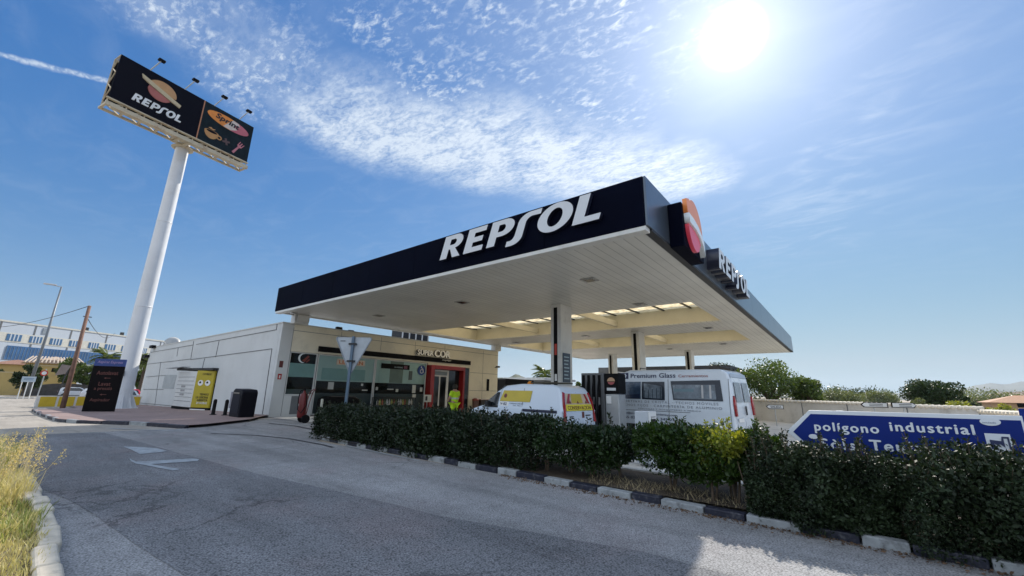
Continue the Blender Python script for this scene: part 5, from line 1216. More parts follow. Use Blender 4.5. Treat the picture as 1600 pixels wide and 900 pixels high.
def hedge(name, label, cat, xa, xb, ya, yb, z0, z1, n, leaf, m, seed, bare=0., group=None, lump=.10, sprigs=0, stems=6, rag=0.):
    r = np.random.default_rng(seed); th = thing(name, ((xa+xb)/2, (ya+yb)/2, .09), label, cat, group)
    X = r.uniform(xa, xb, n*3); T = r.random(n*3); Y0 = r.uniform(ya, yb, n*3)
    top = z1-.03+lump*1.25*fbm1(X*2.1+Y0*1.7, seed)*.55+.05*np.sin(X*13+Y0*9+seed)*np.sin(X*6.1-Y0*4); bot = z0+.06*fbm1(X*3+Y0*2, seed+1)+bare*np.abs((X-(xa+xb)/2)/(xb-xa)*2)**2*.3
    # depth of foliage: rounded shoulders
    Z = bot+(top-bot)*T
    mid = (ya+yb)/2; half = (yb-ya)/2*(1-.25*np.clip((T-.72)/.28, 0, 1)**2-.30*np.clip((.35-T)/.35, 0, 1)*(1 if bare else .5))
    half = half*(1+.20*fbm1(X*2.7+Z*3.1, seed+2)*.6+.07*np.sin(X*17+Z*11+seed)*np.sin(X*5.3-Z*9))
    half = half*(1+rag*(.6*np.sin(X*6.3+seed)+.4*np.sin(X*11.7-Z*5+seed*2))*np.clip(1.2-np.abs(Z-.5)*.8, .3, 1))
    endt = np.minimum(X-xa, xb-X); half = half*np.clip(.55+endt/.35, 0, 1)
    t = r.uniform(-1, 1, n*3); shell = np.maximum(np.abs(t), T*1.0)
    keep = (r.random(n*3) < np.where((shell > .72) | (t < -.55), 1, .25))
    dense = 1 if bare else 0
    holes = fbm1(X*5.3+Z*4.1, seed+5)+fbm1(Z*6.7-X*2.2, seed+6) < (-9. if not bare else -.9)
    keep &= ~(holes & (r.random(n*3) < .8))
    Y = mid+half*t
    P = np.stack([X, Y, Z], 1)[keep][:n]
    k = len(P); D = r.normal(size=(k, 3))*.9; D[:, 2] += .45; D[:, 1] -= .35
    L = r.uniform(.5, 1.35, k)*leaf*(1+.25*fbm1(P[:, 0]*1.9+P[:, 2]*2.3, seed+8)*.6); C, Dd = [], []; sp = []
    for i in range(sprigs):
        x = r.uniform(xa+.1, xb-.1); y = r.uniform(ya+.15, yb-.1); h = r.uniform(.06, .20+lump*.8); lean = r.normal(0, .07, 2); b = np.array([x, y, z1-.2])
        e = b+np.array([lean[0], lean[1], h+.16]); sp.append([b, (b+e)/2+np.array([.01, 0, .02]), e])
        for j in range(int(14+h*70)):
            f = r.uniform(.15, 1.02); C.append(b+(e-b)*f); d = r.normal(size=3); d[2] = abs(d[2])*.7+.3; Dd.append(d)
    if C: P = np.concatenate([P, C]); D = np.concatenate([D, Dd]); L = np.concatenate([L, r.uniform(.6, 1.1, len(C))*leaf])
    leaves('foliage', P, D, L, .5, m, th, origin=tuple(th.location))
    mb = MB()
    for q in sp: mb.tube(q, [.006, .005, .003], 4)
    for i in range(stems):
        x = xa+(xb-xa)*(i+.5)/stems+r.uniform(-.1, .1); y = mid+r.uniform(-.15, .15)
        for j in range(3):
            a = r.uniform(0, 6.28); s_ = r.uniform(.15, .4)
            mb.tube([(x+.03*math.cos(a), y+.03*math.sin(a), .08), (x+s_*.35*math.cos(a), y+s_*.35*math.sin(a), z0+.12), (x+s_*math.cos(a), y+s_*math.sin(a)*.6, (z0+z1)/2), (x+s_*1.2*math.cos(a), y+s_*math.sin(a)*.8, z1-.12)], [.020, .016, .011, .005], 5)
    mb.build('stems', TWIG, th, True)
    return th
HG = 'hedge segments along the forecourt kerb'
hedge('hedge', 'dark clipped hedge segment at the left end, where the yield sign rises', 'hedge', -13.7, -10.3, 6.84, 8.15, .08, 1.02, 26000, .070, LEAFD, 11, rag=.14, group=HG, sprigs=10)
hedge('hedge', 'dark clipped hedge segment in front of the red shop entrance', 'hedge', -10.35, -7.5, 6.74, 8.15, .06, 1.06, 25000, .070, LEAFD, 12, rag=.16, group=HG, sprigs=12)
hedge('hedge', 'dark clipped hedge segment in front of the small white van', 'hedge', -7.55, -5.0, 6.74, 8.15, .12, 1.07, 20000, .070, LEAFD, 13, rag=.2, group=HG, sprigs=12)
hedge('shrub', 'dark shrub on bare stems just left of the gap in the hedge', 'shrub', -5.05, -3.2, 6.92, 8.1, .22, .98, 15000, .068, leaf_mat('shrub leaf dark', (.006, .016, .005), (.024, .052, .010), .12, .42), 14, bare=1, sprigs=8, stems=4)
hedge('shrub', 'green leafy shrub just right of the gap, overhanging low to the left', 'shrub', -3.0, -1.2, 6.88, 8.1, .30, 1.04, 19000, .068, LEAFM, 15, bare=1, sprigs=16, stems=2)
hedge('shrub', 'bright yellow green shrub near the tip of the blue sign', 'shrub', -2.0, -1.25, 6.80, 7.5, .62, 1.03, 3600, .064, LEAFY, 16, sprigs=10, bare=1, stems=2)  # brighter yellow green leaves over the upper part of the green shrub
hedge('hedge', 'dense dark fine leaved hedge in front of the left half of the blue arrow sign', 'hedge', -1.25, .35, 6.50, 7.42, .04, .835, 44000, .048, LEAFC, 17, lump=.26, sprigs=60, rag=.26)
hedge('hedge', 'dense dark fine leaved hedge in front of the right half of the blue arrow sign', 'hedge', .30, 2.1, 6.32, 7.40, .04, .845, 44000, .048, LEAFC, 18, lump=.30, sprigs=60, rag=.30)
hedge('hedge', 'dark hedge running out of the frame on the right edge', 'hedge', 2.05, 4.6, 6.25, 7.6, .04, 1.02, 30000, .055, LEAFC, 19, lump=.2, sprigs=14, rag=.2)
hedge('shrub', 'bright green leafy shoots beside the tip of the blue sign', 'shrub', -1.35, -.85, 6.95, 7.4, .5, 1.03, 1800, .065, LEAFM, 20, sprigs=16, stems=2)
# dry stalks and litter on the bed
STRAW = mat('dry straw', (.42, .34, .19), .8, var=.3, scale=8)
def blades(name, n, xr, yr, h, w, m, seed, lean=.3, z0=.09, parent=None, mask=None, clump=None):
    r = np.random.default_rng(seed); X = r.uniform(*xr, n); Y = r.uniform(*yr, n)
    if mask is not None: k = mask(X, Y); X, Y = X[k], Y[k]
    n = len(X); hh = r.uniform(h[0], h[1], n)*(1 if clump is None else clump(X, Y)); a = r.uniform(0, 6.283, n); l = r.normal(0, lean, (n, 2))*hh[:, None]
    z = z0(X) if callable(z0) else np.full(n, z0)
    s = np.stack([np.cos(a)*w/2, np.sin(a)*w/2, np.zeros(n)], 1); b = np.stack([X, Y, z], 1)
    m1 = b+np.stack([l[:, 0]*.35, l[:, 1]*.35, hh*.55], 1); t = b+np.stack([l[:, 0], l[:, 1], hh*.95], 1)
    V = np.stack([b-s, b+s, m1+s*.8, m1-s*.8, t], 1).reshape(-1, 3); i = np.arange(n)*5
    F = np.concatenate([np.stack([i, i+1, i+2, i+3], 1).ravel()]); 
    me = bpy.data.meshes.new(name); faces = [tuple(q) for q in np.stack([i, i+1, i+2, i+3], 1).tolist()]+[tuple(q) for q in np.stack([i+3, i+2, i+4], 1).tolist()]
    me.from_pydata(V.tolist(), [], faces); me.materials.append(m); o = bpy.data.objects.new(name, me); put(o, parent); return o
tag(blades('dry_grass', 750, (-3.9, -.9), (6.82, 7.7), (.02, .13), .005, STRAW, 30, .95), 'dry straw grass under the shrubs along the kerb', 'grass', kind='stuff')
r = np.random.default_rng(5); n = 1500; X = r.uniform(-5.5, 4, n); Y = np.interp(X, [-13, -6.3, -.66, 6], [7.0, 6.78, 6.55, 6.2])-.03-np.abs(r.normal(0, .09, n)); 
P = np.stack([X, Y, np.full(n, .018)+r.random(n)*.01], 1); D = r.normal(size=(n, 3)); D[:, 2] *= .15
o = leaves('leaf_litter', P, D, r.uniform(.02, .05, n), .5, leaf_mat('dry leaf', (.06, .035, .02), (.16, .10, .06), .1, .8)); tag(o, 'dry brown leaf litter in the gutter', 'leaves', kind='stuff')
# left verge: grass mound with pale kerb stones
STN = G(38, 742)[:2]
kpx = [(44, 752), (58, 772), (68, 792), (80, 812), (90, 836), (92, 866), (98, 900), (110, 960)]
kp = [G(*p)[:2] for p in kpx]
M_stone = mat('pale kerb stone', (.60, .53, .42), .8, var=.15, scale=6, bump=.5, stain=((.25, .23, .19), 7, .5))
K = [(float(p[0]), float(p[1])) for p in kp]
for i in range(len(K)-1):
    a, b = Vector((*K[i], 0)), Vector((*K[i+1], 0)); nn = max(1, round((b-a).length/.55)); 
    for j in range(nn):
        p0, p1 = a+(b-a)*(j/nn), a+(b-a)*((j+1)/nn); d = (p1-p0).normalized(); sd = Vector((d.y, -d.x, 0))
        if sd.y > 0: sd = -sd
        jit = random.uniform(-.03, .03); g_ = .02
        mb = MB(); q = [p0+d*g_, p1-d*g_, p1-d*g_+sd*.17, p0+d*g_+sd*.17]; h = .13+random.uniform(-.02, .02)
        mb.add([(v.x, v.y+jit, -.05) for v in q]+[(v.x, v.y+jit, h) for v in q], BF)
        tag(mb.build('kerb_stone', M_stone, bevel=.035, segs=3), kind='structure')
vpoly = [K[0]]+K+[(K[-1][0], -3), (-19, -3), (-19, .62), (-15, .70), (-12.5, .80)]
vp = [(p[0], p[1]-.10) for p in vpoly[1:]]
drape('verge_soil', vp, ground_mat('verge soil', (.16, .13, .07), .2, .3), .06)
from mathutils import geometry as _g
def inpoly(X, Y, poly):
    c = np.zeros(len(X), bool); n = len(poly)
    for i in range(n):
        x1, y1 = poly[i]; x2, y2 = poly[(i+1) % n]
        c ^= ((y1 > Y) != (y2 > Y)) & (X < (x2-x1)*(Y-y1)/(y2-y1+1e-12)+x1)
    return c
GRS = leaf_mat('verge grass', (.40, .37, .13), (.72, .63, .33), .30, .6, 1.2, (1.15, 1.1, .7)); GRG = leaf_mat('green grass blade', (.14, .20, .05), (.38, .40, .13), .30, .5, 1.2, (1.15, 1.1, .6))
gm = lambda X, Y: inpoly(X, Y, vp)
cl = lambda X, Y: np.clip(.55+.5*fbm1(X*1.6+Y*2.3, 3), .35, 1.6)*np.clip(.45+np.clip((-6.6-X)/3.0, 0, 1.0), .4, 1.4)
tag(blades('verge_grass', 52000, (-17, -4.5), (-2.4, .9), (.10, .30), .010, GRS, 41, .35, .05, mask=gm, clump=cl), 'dry yellow green grass on the left verge', 'grass', kind='stuff')
tag(blades('green_grass', 15000, (-14, -5.2), (-2.0, .8), (.18, .40), .011, GRG, 42, .30, .05, mask=lambda X, Y: gm(X, Y) & (fbm1(X*1.1+Y*.8, 9) > .1), clump=cl), 'greener grass tufts on the left verge', 'grass', kind='stuff')
# tall seeding stalks
r = np.random.default_rng(77); mb = MB(); C, Dd = [], []
for i in range(90):
    px = r.uniform(-60, 60); x, y = G(px, r.uniform(740, 800))[:2]; 
    if not inpoly(np.array([x]), np.array([y]), vp)[0]: continue
    h = r.uniform(.45, .95)*(1 if px > 10 else .8); lx, ly = r.normal(.10, .12), r.normal(.10, .10); b = np.array([x, y, .05]); e = b+np.array([lx, ly, h]); mid_ = (b+e)/2+np.array([-lx*.2, -ly*.2, .05])
    mb.tube([b, mid_, e], [.004, .003, .002], 4)
    for j in range(26):
        f = r.uniform(.70, 1.0); p = b+(e-b)*f+r.normal(0, .022, 3); C.append(p); Dd.append(np.array([lx*.6, ly*.6, .25])+r.normal(0, .25, 3))
so_ = mb.build('seed_stalks', mat('pale stalk', (.50, .42, .24), .8, var=.2)); tag(so_, 'tall pale dry stalks on the left verge', 'grass', kind='stuff')
leaves('seed_heads', np.array(C), np.array(Dd), r.uniform(.018, .035, len(C)), .45, leaf_mat('seed head', (.50, .42, .25), (.66, .56, .38), .3, .7), so_)

# ------------------------------------------------------------------ surroundings
def B(px, dep): q = W(px, 612, dep); return float(q[0]), float(q[1])
def ZV(px, py, dep): return float(W(px, py, dep)[2])
def ellcloud(r, n, c, R, nclump, spread, flat=.0):
    """points in clumps over an ellipsoid crown"""
    u = r.normal(size=(nclump, 3)); u /= np.linalg.norm(u, axis=1, keepdims=True); rad = r.uniform(.35, .98, nclump)**.6
    cc = np.array(c)+u*rad[:, None]*np.array(R); k = r.integers(0, nclump, n)
    sp = r.uniform(.6, 1.3, nclump)*spread
    d = r.normal(size=(n, 3)); d /= np.linalg.norm(d, axis=1, keepdims=True); d *= r.uniform(.3, 1.0, n)[:, None]**.5
    return cc[k]+d*sp[k][:, None]*np.array([1, 1, .75]), cc
def tree(name, label, px, dep, top_py, w_px, base_z, m, n, leaf, seed, trunk=.35, group=None, nclump=26, cat='tree', pyb=None, offy=0.):
    x, y = B(px, dep); top = ZV(px, top_py, dep); R = w_px/640*dep/2*.92; r = np.random.default_rng(seed)
    th = thing(name, (x, y, base_z), label, cat, group); Ht = top-base_z
    cz0 = base_z+Ht*trunk; c = (x, y, (cz0+top)/2); Rz = (top-cz0)/2
    P, cc = ellcloud(r, n, c, (R*.78, R*.78, Rz*.80), nclump, R*.34)
    D = r.normal(size=(len(P), 3)); D[:, 2] += .2
    leaves('crown', P, D, r.uniform(.6, 1.3, len(P))*leaf, .55, m, th, origin=(x, y, base_z))
    mb = MB(); tr = max(.05, R*.07)
    mb.tube([(x, y, base_z-.1), (x+.05*R, y, base_z+Ht*trunk*.6), (x, y+.04*R, c[2])], [tr, tr*.8, tr*.45], 8)
    for q in cc[:10]: mb.tube([(x, y, base_z+Ht*trunk*.7), ((x+q[0])/2, (y+q[1])/2, (base_z+Ht*trunk+q[2])/2+.05*Ht), tuple(q)], [tr*.5, tr*.35, tr*.12], 5)
    mb.build('trunk', BARK, th, True); return th
def palm(label, px, dep, top_py, base_z, R, seed, n=26, group=None, m=None):
    x, y = B(px, dep); top = ZV(px, top_py, dep)-R*.45; r = np.random.default_rng(seed); th = thing('palm_tree', (x, y, base_z), label, 'palm tree', group)
    mb = MB(); mb.tube([(x, y, base_z-.1), (x+.1, y, (base_z+top)/2), (x, y, top)], [.28, .22, .2], 10); mb.build('trunk', BARK, th, True)
    C, D, L = [], [], []
    for i in range(n):
        a = r.uniform(0, 6.28); el = r.uniform(-.25, 1.2); p = np.array([x, y, top]); d = np.array([math.cos(a)*math.cos(el), math.sin(a)*math.cos(el), math.sin(el)]); seg = R/14
        for k in range(14):
            p = p+d*seg; d = _u(d+np.array([0, 0, -.095])); sd = _u(np.cross(d, [0, 0, 1])); ll = R*.30*math.sin(math.pi*(k+1.5)/16)+.05
            for s_ in (-1, 1):
                C.append(p.copy()); D.append(sd*s_+d*.6+np.array([0, 0, -.15])); L.append(ll)
                C.append(p+d*seg*.5); D.append(sd*s_+d*.6+np.array([0, 0, -.2])); L.append(ll)
    leaves('fronds', np.array(C), np.array(D), np.array(L), .20, m or leaf_mat('palm frond', (.05, .09, .02), (.14, .17, .05), .3, .4), th, origin=(x, y, base_z)); return th
TREED = leaf_mat('tree leaf dark', (.012, .030, .009), (.040, .070, .018), .18, .45, .5)
TREEM = leaf_mat('tree leaf mid', (.030, .060, .012), (.10, .15, .03), .30, .45, .5)
TREEL = leaf_mat('tree leaf olive', (.08, .11, .06), (.17, .20, .10), .25, .5, .5)
TREEY = leaf_mat('tree leaf light', (.14, .18, .03), (.32, .34, .07), .3, .45, .5)
ZL = zg(-70)
# right: boundary wall with tile coping
WM = mat('grey rendered wall', (.58, .57, .55), .8, var=.10, scale=.8, bump=.3, stain=((.22, .21, .19), 1.2, .45)); TILE = mat('pale coping tile', (.62, .56, .46), .7, var=.15, scale=6)
Wp = [(1150, 31), (1250, 26), (1320, 23), (1412, 20), (1523, 17), (1600, 14.0), (1720, 11)]
bw = thing('boundary_wall', (*B(1400, 20), 0), 'long grey boundary wall topped with a row of pale curved tiles', 'wall')
pts = [np.array(B(p, d)) for p, d in Wp]; wtop = 1.33
for i, (a, b) in enumerate(zip(pts[:-1], pts[1:])):
    h = wtop-.035*max(0, i-2)-(.08 if i >= 4 else 0); d = _u(b-a); nn = np.array([-d[1], d[0]])
    if nn[1] < 0: nn = -nn
    mb = MB(); v = [(*(a), -.1), (*(b-d*.03), -.1), (*(b-d*.03+nn*.2), -.1), (*(a+nn*.2), -.1)]
    mb.add([tuple(map(float, p)) for p in v]+[(float(p[0]), float(p[1]), h) for p in v], BF); mb.build('wall_bay', WM, bw, True)
    mb = MB(); L = float(np.linalg.norm(b-a)); k = int(L/.26)
    for j in range(k):
        c = a+d*(j+.5)*L/k
        mb.tube([(float(c[0]-nn[0]*.10), float(c[1]-nn[1]*.10), h+.015), (float(c[0]+nn[0]*.32), float(c[1]+nn[1]*.32), h+.055)], .075, 8)
    mb.build('tile_coping', TILE, bw, True, smooth=True)
    mb = MB(); mb.box(-.02, -.01, 0, .02, .01, 1); c = b; mb.v = [(x+float(c[0]-nn[0]*.02), y+float(c[1]-nn[1]*.02), z*(h+.02)) for x, y, z in mb.v]; mb.build('wall_joint', JOINT, bw, True)
def arrow_sign(label, px0, px1, pyc, dep, left, txt=None, hh=.23):
    a, b = np.array(B(px0, dep)), np.array(B(px1, dep)); d = _u(b-a); L = float(np.linalg.norm(b-a)); z = ZV((px0+px1)/2, pyc, dep)
    th = thing('arrow_sign', (float((a+b)[0]/2), float((a+b)[1]/2), 0), label, 'sign'); fr_ = frame((float(a[0]), float(a[1]), z), (float(d[0]), float(d[1]), 0), (0, 0, 1)); t = hh*.55
    o = [(t, -hh/2), (L, -hh/2), (L, hh/2), (t, hh/2), (0, 0)] if left else [(0, -hh/2), (L-t, -hh/2), (L, 0), (L-t, hh/2), (0, hh/2)]
    place_mesh(curve_mesh([o], .02), BLACK, 'border', fr_, th)
    c = np.mean(o, 0); inn = [tuple(c+(np.array(p)-c)*np.array([.92, .74])) for p in o]
    place_mesh(curve_mesh([inn], .026), mat('sign face grey white', (.55, .56, .55), .5), 'face', fr_, th)
    if txt: text_cap(txt, BLACK, 'lettering', fr_@Matrix.Translation((L*.24, -hh*.2, .027)), th, L*.62, hh*.42, bold=.02)
    else:
        for dz2 in (.02, -.05): place_mesh(curve_mesh([[(L*.3, dz2), (L*.8, dz2), (L*.8, dz2+.025), (L*.3, dz2+.025)]], .003), BLACK, 'line_mark', fr_@Matrix.Translation((0, 0, .027)), th)
    m_ = (a+b)/2; nb_ = np.array([-d[1], d[0]])*.03
    MB().tube([(float(m_[0]+nb_[0]), float(m_[1]+nb_[1]), 0), (float(m_[0]+nb_[0]), float(m_[1]+nb_[1]), z+hh/2)], .022, 8).build('post', STEEL, th, True)
arrow_sign('arrow shaped exit sign pointing left before the boundary wall', 1194, 1221, 635.5, 23.5, True, 'SALIDA')
arrow_sign('arrow shaped sign pointing left, one of two facing apart before the wall', 1341, 1383, 632.5, 19.0, True)
arrow_sign('arrow shaped sign pointing right, one of two facing apart before the wall', 1388, 1427, 633, 18.6, False)
# right trees
tree('leafy_tree', 'wide bushy tree rising behind the tall white van and the boundary wall', 1205, 46, 560, 130, 0, TREEM, 9500, .24, 51, .16, nclump=44)
tree('leafy_tree', 'thin topped tree whose twigs show over the roof of the tall white van', 1128, 50, 563, 90, 0, TREED, 3600, .24, 52, .3, nclump=24)
tree('leafy_tree', 'lower tree on the right flank of the wide bushy tree', 1262, 44, 588, 66, 0, TREEM, 6500, .24, 53, .1, nclump=24)
tree('leafy_tree', 'round dark tree standing alone behind the wall, above the blue sign', 1456, 36, 591, 92, 0, TREED, 13000, .20, 54, .15, nclump=30)
tree('bush', 'grey green olive bush behind the wall, left of the lattice mast row', 1308, 60, 610, 70, 0, TREEL, 6000, .24, 55, .05, nclump=26, cat='bush')
tree('bush', 'grey green olive bush behind the wall, left of the round dark tree', 1372, 70, 612, 70, 0, TREEL, 6000, .26, 56, .05, nclump=26, cat='bush')
tree('bush', 'pale grey green bush peeping over the wall before the round dark tree', 1432, 25, 615, 34, 0, TREEL, 3000, .12, 57, .05, nclump=16, cat='bush')
tree('bush', 'small dark bush right of the round dark tree', 1512, 34, 613, 34, 0, TREED, 3000, .16, 58, .05, nclump=16, cat='bush')
tree('bush', 'yellow green bush spilling over the wall under the round dark tree', 1492, 20.5, 621, 46, 0, TREEY, 3000, .10, 59, .05, nclump=20, cat='bush')
tree('bush', 'yellow green bush spilling over the wall at the far right', 1556, 18, 626, 44, 0, TREEY, 2600, .10, 60, .05, nclump=20, cat='bush')
tree('bush', 'dark bush line at the far horizon behind the wall', 1330, 120, 613, 130, 0, TREED, 5000, .5, 61, .05, nclump=40, cat='bush')
tree('bush', 'dark bush line at the horizon right of the small dark bush', 1540, 110, 616, 110, 0, TREEL, 4000, .5, 62, .05, nclump=40, cat='bush')
x, y = B(1278, 70); mst = thing('lattice_mast', (x, y, 0), 'thin lattice mast with a short cross arm on the horizon', 'mast'); zt2 = ZV(1278, 592, 70)
mb = MB(); mb.bar((x-.2, y, 0), (x-.06, y, zt2), .07); mb.bar((x+.2, y, 0), (x+.06, y, zt2), .07)
for k in range(10): z0_ = zt2*k/10; mb.bar((x-.2+.014*k, y, z0_), (x+.2-.014*k, y, z0_+zt2/10), .04)
mb.build('lattice', STEEL, mst, True); MB().bar((x-.7, y, zt2-.5), (x+.7, y, zt2-.5), .12).build('cross_arm', STEEL, mst, True)
# house and brown hill at the right edge
x, y = B(1600, 60); hs = thing('farm_house', (x, y, 0), 'low house with an orange brown hipped roof at the far right edge', 'house')
ZH = ZV(1590, 623, 60)
def hip(mb, x0_, y0_, x1_, y1_, z0_, z1_):
    ins = min(x1_-x0_, y1_-y0_)/2; mb.add([(x0_, y0_, z0_), (x1_, y0_, z0_), (x1_, y1_, z0_), (x0_, y1_, z0_), (x0_+ins, (y0_+y1_)/2, z1_), (x1_-ins, (y0_+y1_)/2, z1_)], [(0, 1, 5, 4), (1, 2, 5), (2, 3, 4, 5), (3, 0, 4), (3, 2, 1, 0)])
MB().box(x-3.5, y, 0, x+7, y+6, ZH-.6).build('wall', mat('house ochre wall', (.42, .27, .15), .8), hs, True)
mb = MB(); hip(mb, x-4, y-.5, x+7.5, y+6.5, ZH-.6, ZH+.5); mb.build('roof', mat('orange brown tiles', (.38, .20, .11), .8, var=.2, scale=3), hs, True)
MB().box(x-1, y-.03, .9, x+.2, y-.002, 1.5).build('window', BLACK, hs, True)
def ridge(name, pts_, dep0, dep1, m, seed, zb=-5):
    """terrain ridge: crest through pixel heights, foot in front and behind"""
    r = np.random.default_rng(seed); pts_ = np.array(pts_, float); n = 90; PXs = np.linspace(pts_[0, 0], pts_[-1, 0], n); PYs = np.interp(PXs, pts_[:, 0], pts_[:, 1])
    rows = []; V = []; F = []
    for j in range(9):
        t = j/8; d = dep0+(dep1-dep0)*t; f = math.sin(math.pi*min(1, t*1.0)*.5)**1.2 if t <= 1 else 1
        for i in range(n):
            c = W(PXs[i], PYs[i], dep1); g0 = W(PXs[i], 612, d); z = zb+(c[2]-zb)*f+(r.normal()*.012*(c[2]-zb) if j > 0 else 0); V.append((float(g0[0]), float(g0[1]), float(z)))
    for i in range(n): g0 = W(PXs[i], 612, dep1*1.25); V.append((float(g0[0]), float(g0[1]), zb))
    for j in range(9):
        for i in range(n-1): F.append((j*n+i, j*n+i+1, (j+1)*n+i+1, (j+1)*n+i))
    mb = MB(); mb.add(V, F); o = mb.build(name, m); 
    for p in o.data.polygons: p.use_smooth = True
    return tag(o, kind='structure')
ridge('brown_hill', [(1490, 628), (1530, 619), (1560, 613), (1600, 612), (1680, 606), (1760, 606), (1850, 620)], 160, 260, ground_mat('dry hillside', (.20, .15, .11), .3, .2, (.06, .07, .03), .9, big=.02), 3)
MTN = ground_mat('mountain slope', (.10, .11, .09), .2, .1, big=.001)
ridge('far_mountains', [(1400, 622), (1440, 615), (1490, 611), (1520, 604), (1550, 599), (1575, 601), (1600, 597), (1660, 590), (1720, 594), (1800, 605), (1900, 600)], 3600, 5200, MTN, 4, -20)
ridge('far_hills', [(900, 622), (1180, 614), (1260, 612), (1330, 612), (1400, 614), (1480, 613), (1560, 612), (1620, 618)], 3400, 4600, MTN, 5, -20)
ridge('near_hill', [(700, 606), (755, 597), (776, 590), (795, 590), (806, 584), (820, 590), (850, 598), (900, 606), (960, 612)], 700, 1000, ground_mat('scrub hillside', (.06, .07, .04), .3, .2, big=.01), 6)
ridge('left_ridge', [(-200, 604), (0, 590), (150, 592), (300, 588), (450, 596), (700, 606)], 900, 1300, MTN, 8)
# centre background
def bx(px, dep, z0_, w, d, z1_):
    x, y = B(px, dep); return (x-w/2, y, z0_, x+w/2, y+d, z1_)
x, y = B(783, 42); tb = thing('black_container', (x, y, 0), 'black box trailer standing right of the shop', 'trailer')
Z1 = ZV(783, 591, 42)
MB().box(x-.9, y, .5, x+.55, y+5, Z1).build('box', BLACK, tb, True, bevel=.04); 
for yy in (y+.5, y+4): MB().lathe([(.45, -.9), (.45, -.65)], (x, yy, .45), 16, 'x').build('wheel', TYRE, tb, True)
MB().box(x-.92, y-.02, Z1-.12, x+.57, y-.002, Z1).build('top_rail', DGREY, tb, True)
x, y = B(808, 60); sh = thing('grey_shed', (x, y, 0), 'grey shed with a pale roof edge and white letters right of the black trailer', 'shed'); Z1 = ZV(810, 590, 60); Z0 = ZV(810, 594, 60)
MB().box(x-2.2, y, 0, x+4.6, y+8, Z0).build('wall', mat('shed grey', (.12, .13, .14), .6, var=.1, scale=.6), sh, True)
MB().box(x-2.5, y-.4, Z0+.003, x+5.0, y+8.4, Z1).build('roof', mat('roof pale', (.50, .52, .52), .5), sh, True, bevel=.03)
text_cap('TXT', WHITEP, 'lettering', frame((x-2.0, y-.02, ZV(800, 606, 60)), (1, 0, 0), (0, 0, 1)), sh, 1.7, .9, bold=.04)
mb = MB().box(x-.3, y-.12, ZV(800, 603, 60), x+.9, y-.06, ZV(800, 597, 60)).build('pink_plate', mat('pink plate', (.55, .18, .25), .5), sh, True)
text_cap('NO', WHITEP, 'plate_lettering', frame((x-.2, y-.125, ZV(800, 602, 60)), (1, 0, 0), (0, 0, 1)), sh, .95, .38, bold=.03)
palm('short palm with bushy fronds left of the nearest canopy column', 852, 62, 574, 0, 2.4, 71, 34)
tree('bush', 'low brown green bush beside the short palm', 838, 66, 590, 26, 0, TREEM, 1500, .25, 72, .1, nclump=12, cat='bush')
tree('small_tree', 'small tree left of the pink gable house behind the pumps', 905, 75, 590, 20, 0, TREEM, 1500, .3, 73, .3, nclump=12)
x, y = B(922, 80); ph = thing('pink_house', (x, y, 0), 'pale pink house with a sloping tiled edge seen between the canopy columns', 'house')
za, zb2 = ZV(908, 592, 80), ZV(935, 587, 80)
MB().prism([(x-1.2, 0), (x+5, 0), (x+5, zb2), (x-1.2, za)], y, y+8, 'y').build('wall', mat('pink render', (.62, .40, .32), .8), ph, True)
mb = MB()
for k in range(16): mb.tube([(x-1.2+k*.4, y-.15, za+.06+(zb2-za)*k/15), (x-1.2+k*.4, y+.4, za+.2+(zb2-za)*k/15)], .16, 6)
mb.build('roof_tiles', mat('roof tile brown', (.22, .14, .10), .8), ph, True)
MB().box(x+1, y-.02, ZV(920, 601, 80), x+2.2, y-.002, ZV(920, 596, 80)).build('window', mat('dull orange blind', (.3, .2, .08), .6), ph, True)
# dark flat car wash hall behind the pumps
x0_, y0_ = B(936, 56); x1_, y1_ = B(1112, 56)
cw = thing('car_wash_hall', ((x0_+x1_)/2, y0_, 0), 'long dark flat roofed car wash hall behind the pumps', 'building'); ZC = ZV(940, 574, 56)
HM = mat('hall dark brown', (.030, .028, .024), .6, var=.2)
MB().box(x0_, y0_, 0, x0_+1.7, y0_+7, ZC).build('end_wall', mat('hall end grey', (.10, .10, .095), .6, var=.2), cw, True)
MB().box(x0_+1.7, y0_-.3, ZC-1.6, x0_+16.5, y0_+7, ZC-.02).build('roof_slab', HM, cw, True)
MB().box(x0_+1.7, y0_+6.7, 0, x0_+16.5, y0_+7, ZC-1.61).build('back_wall', mat('hall back wall', (.10, .10, .09), .7), cw, True)
for k in range(4): MB().box(x0_+4+k*3.6, y0_, 0, x0_+4.25+k*3.6, y0_+.25, ZC-1.61).build('bay_post', mat('bay post pale', (.45, .45, .43), .5), cw, True)
for k in range(3): MB().bar((x0_+2.5+k*4, y0_-.35, ZC-.6), (x0_+6+k*4, y0_-1.2, ZC-1.0), .12).build('boom_arm', mat('bay post pale', (.45, .45, .43), .5), cw, True)

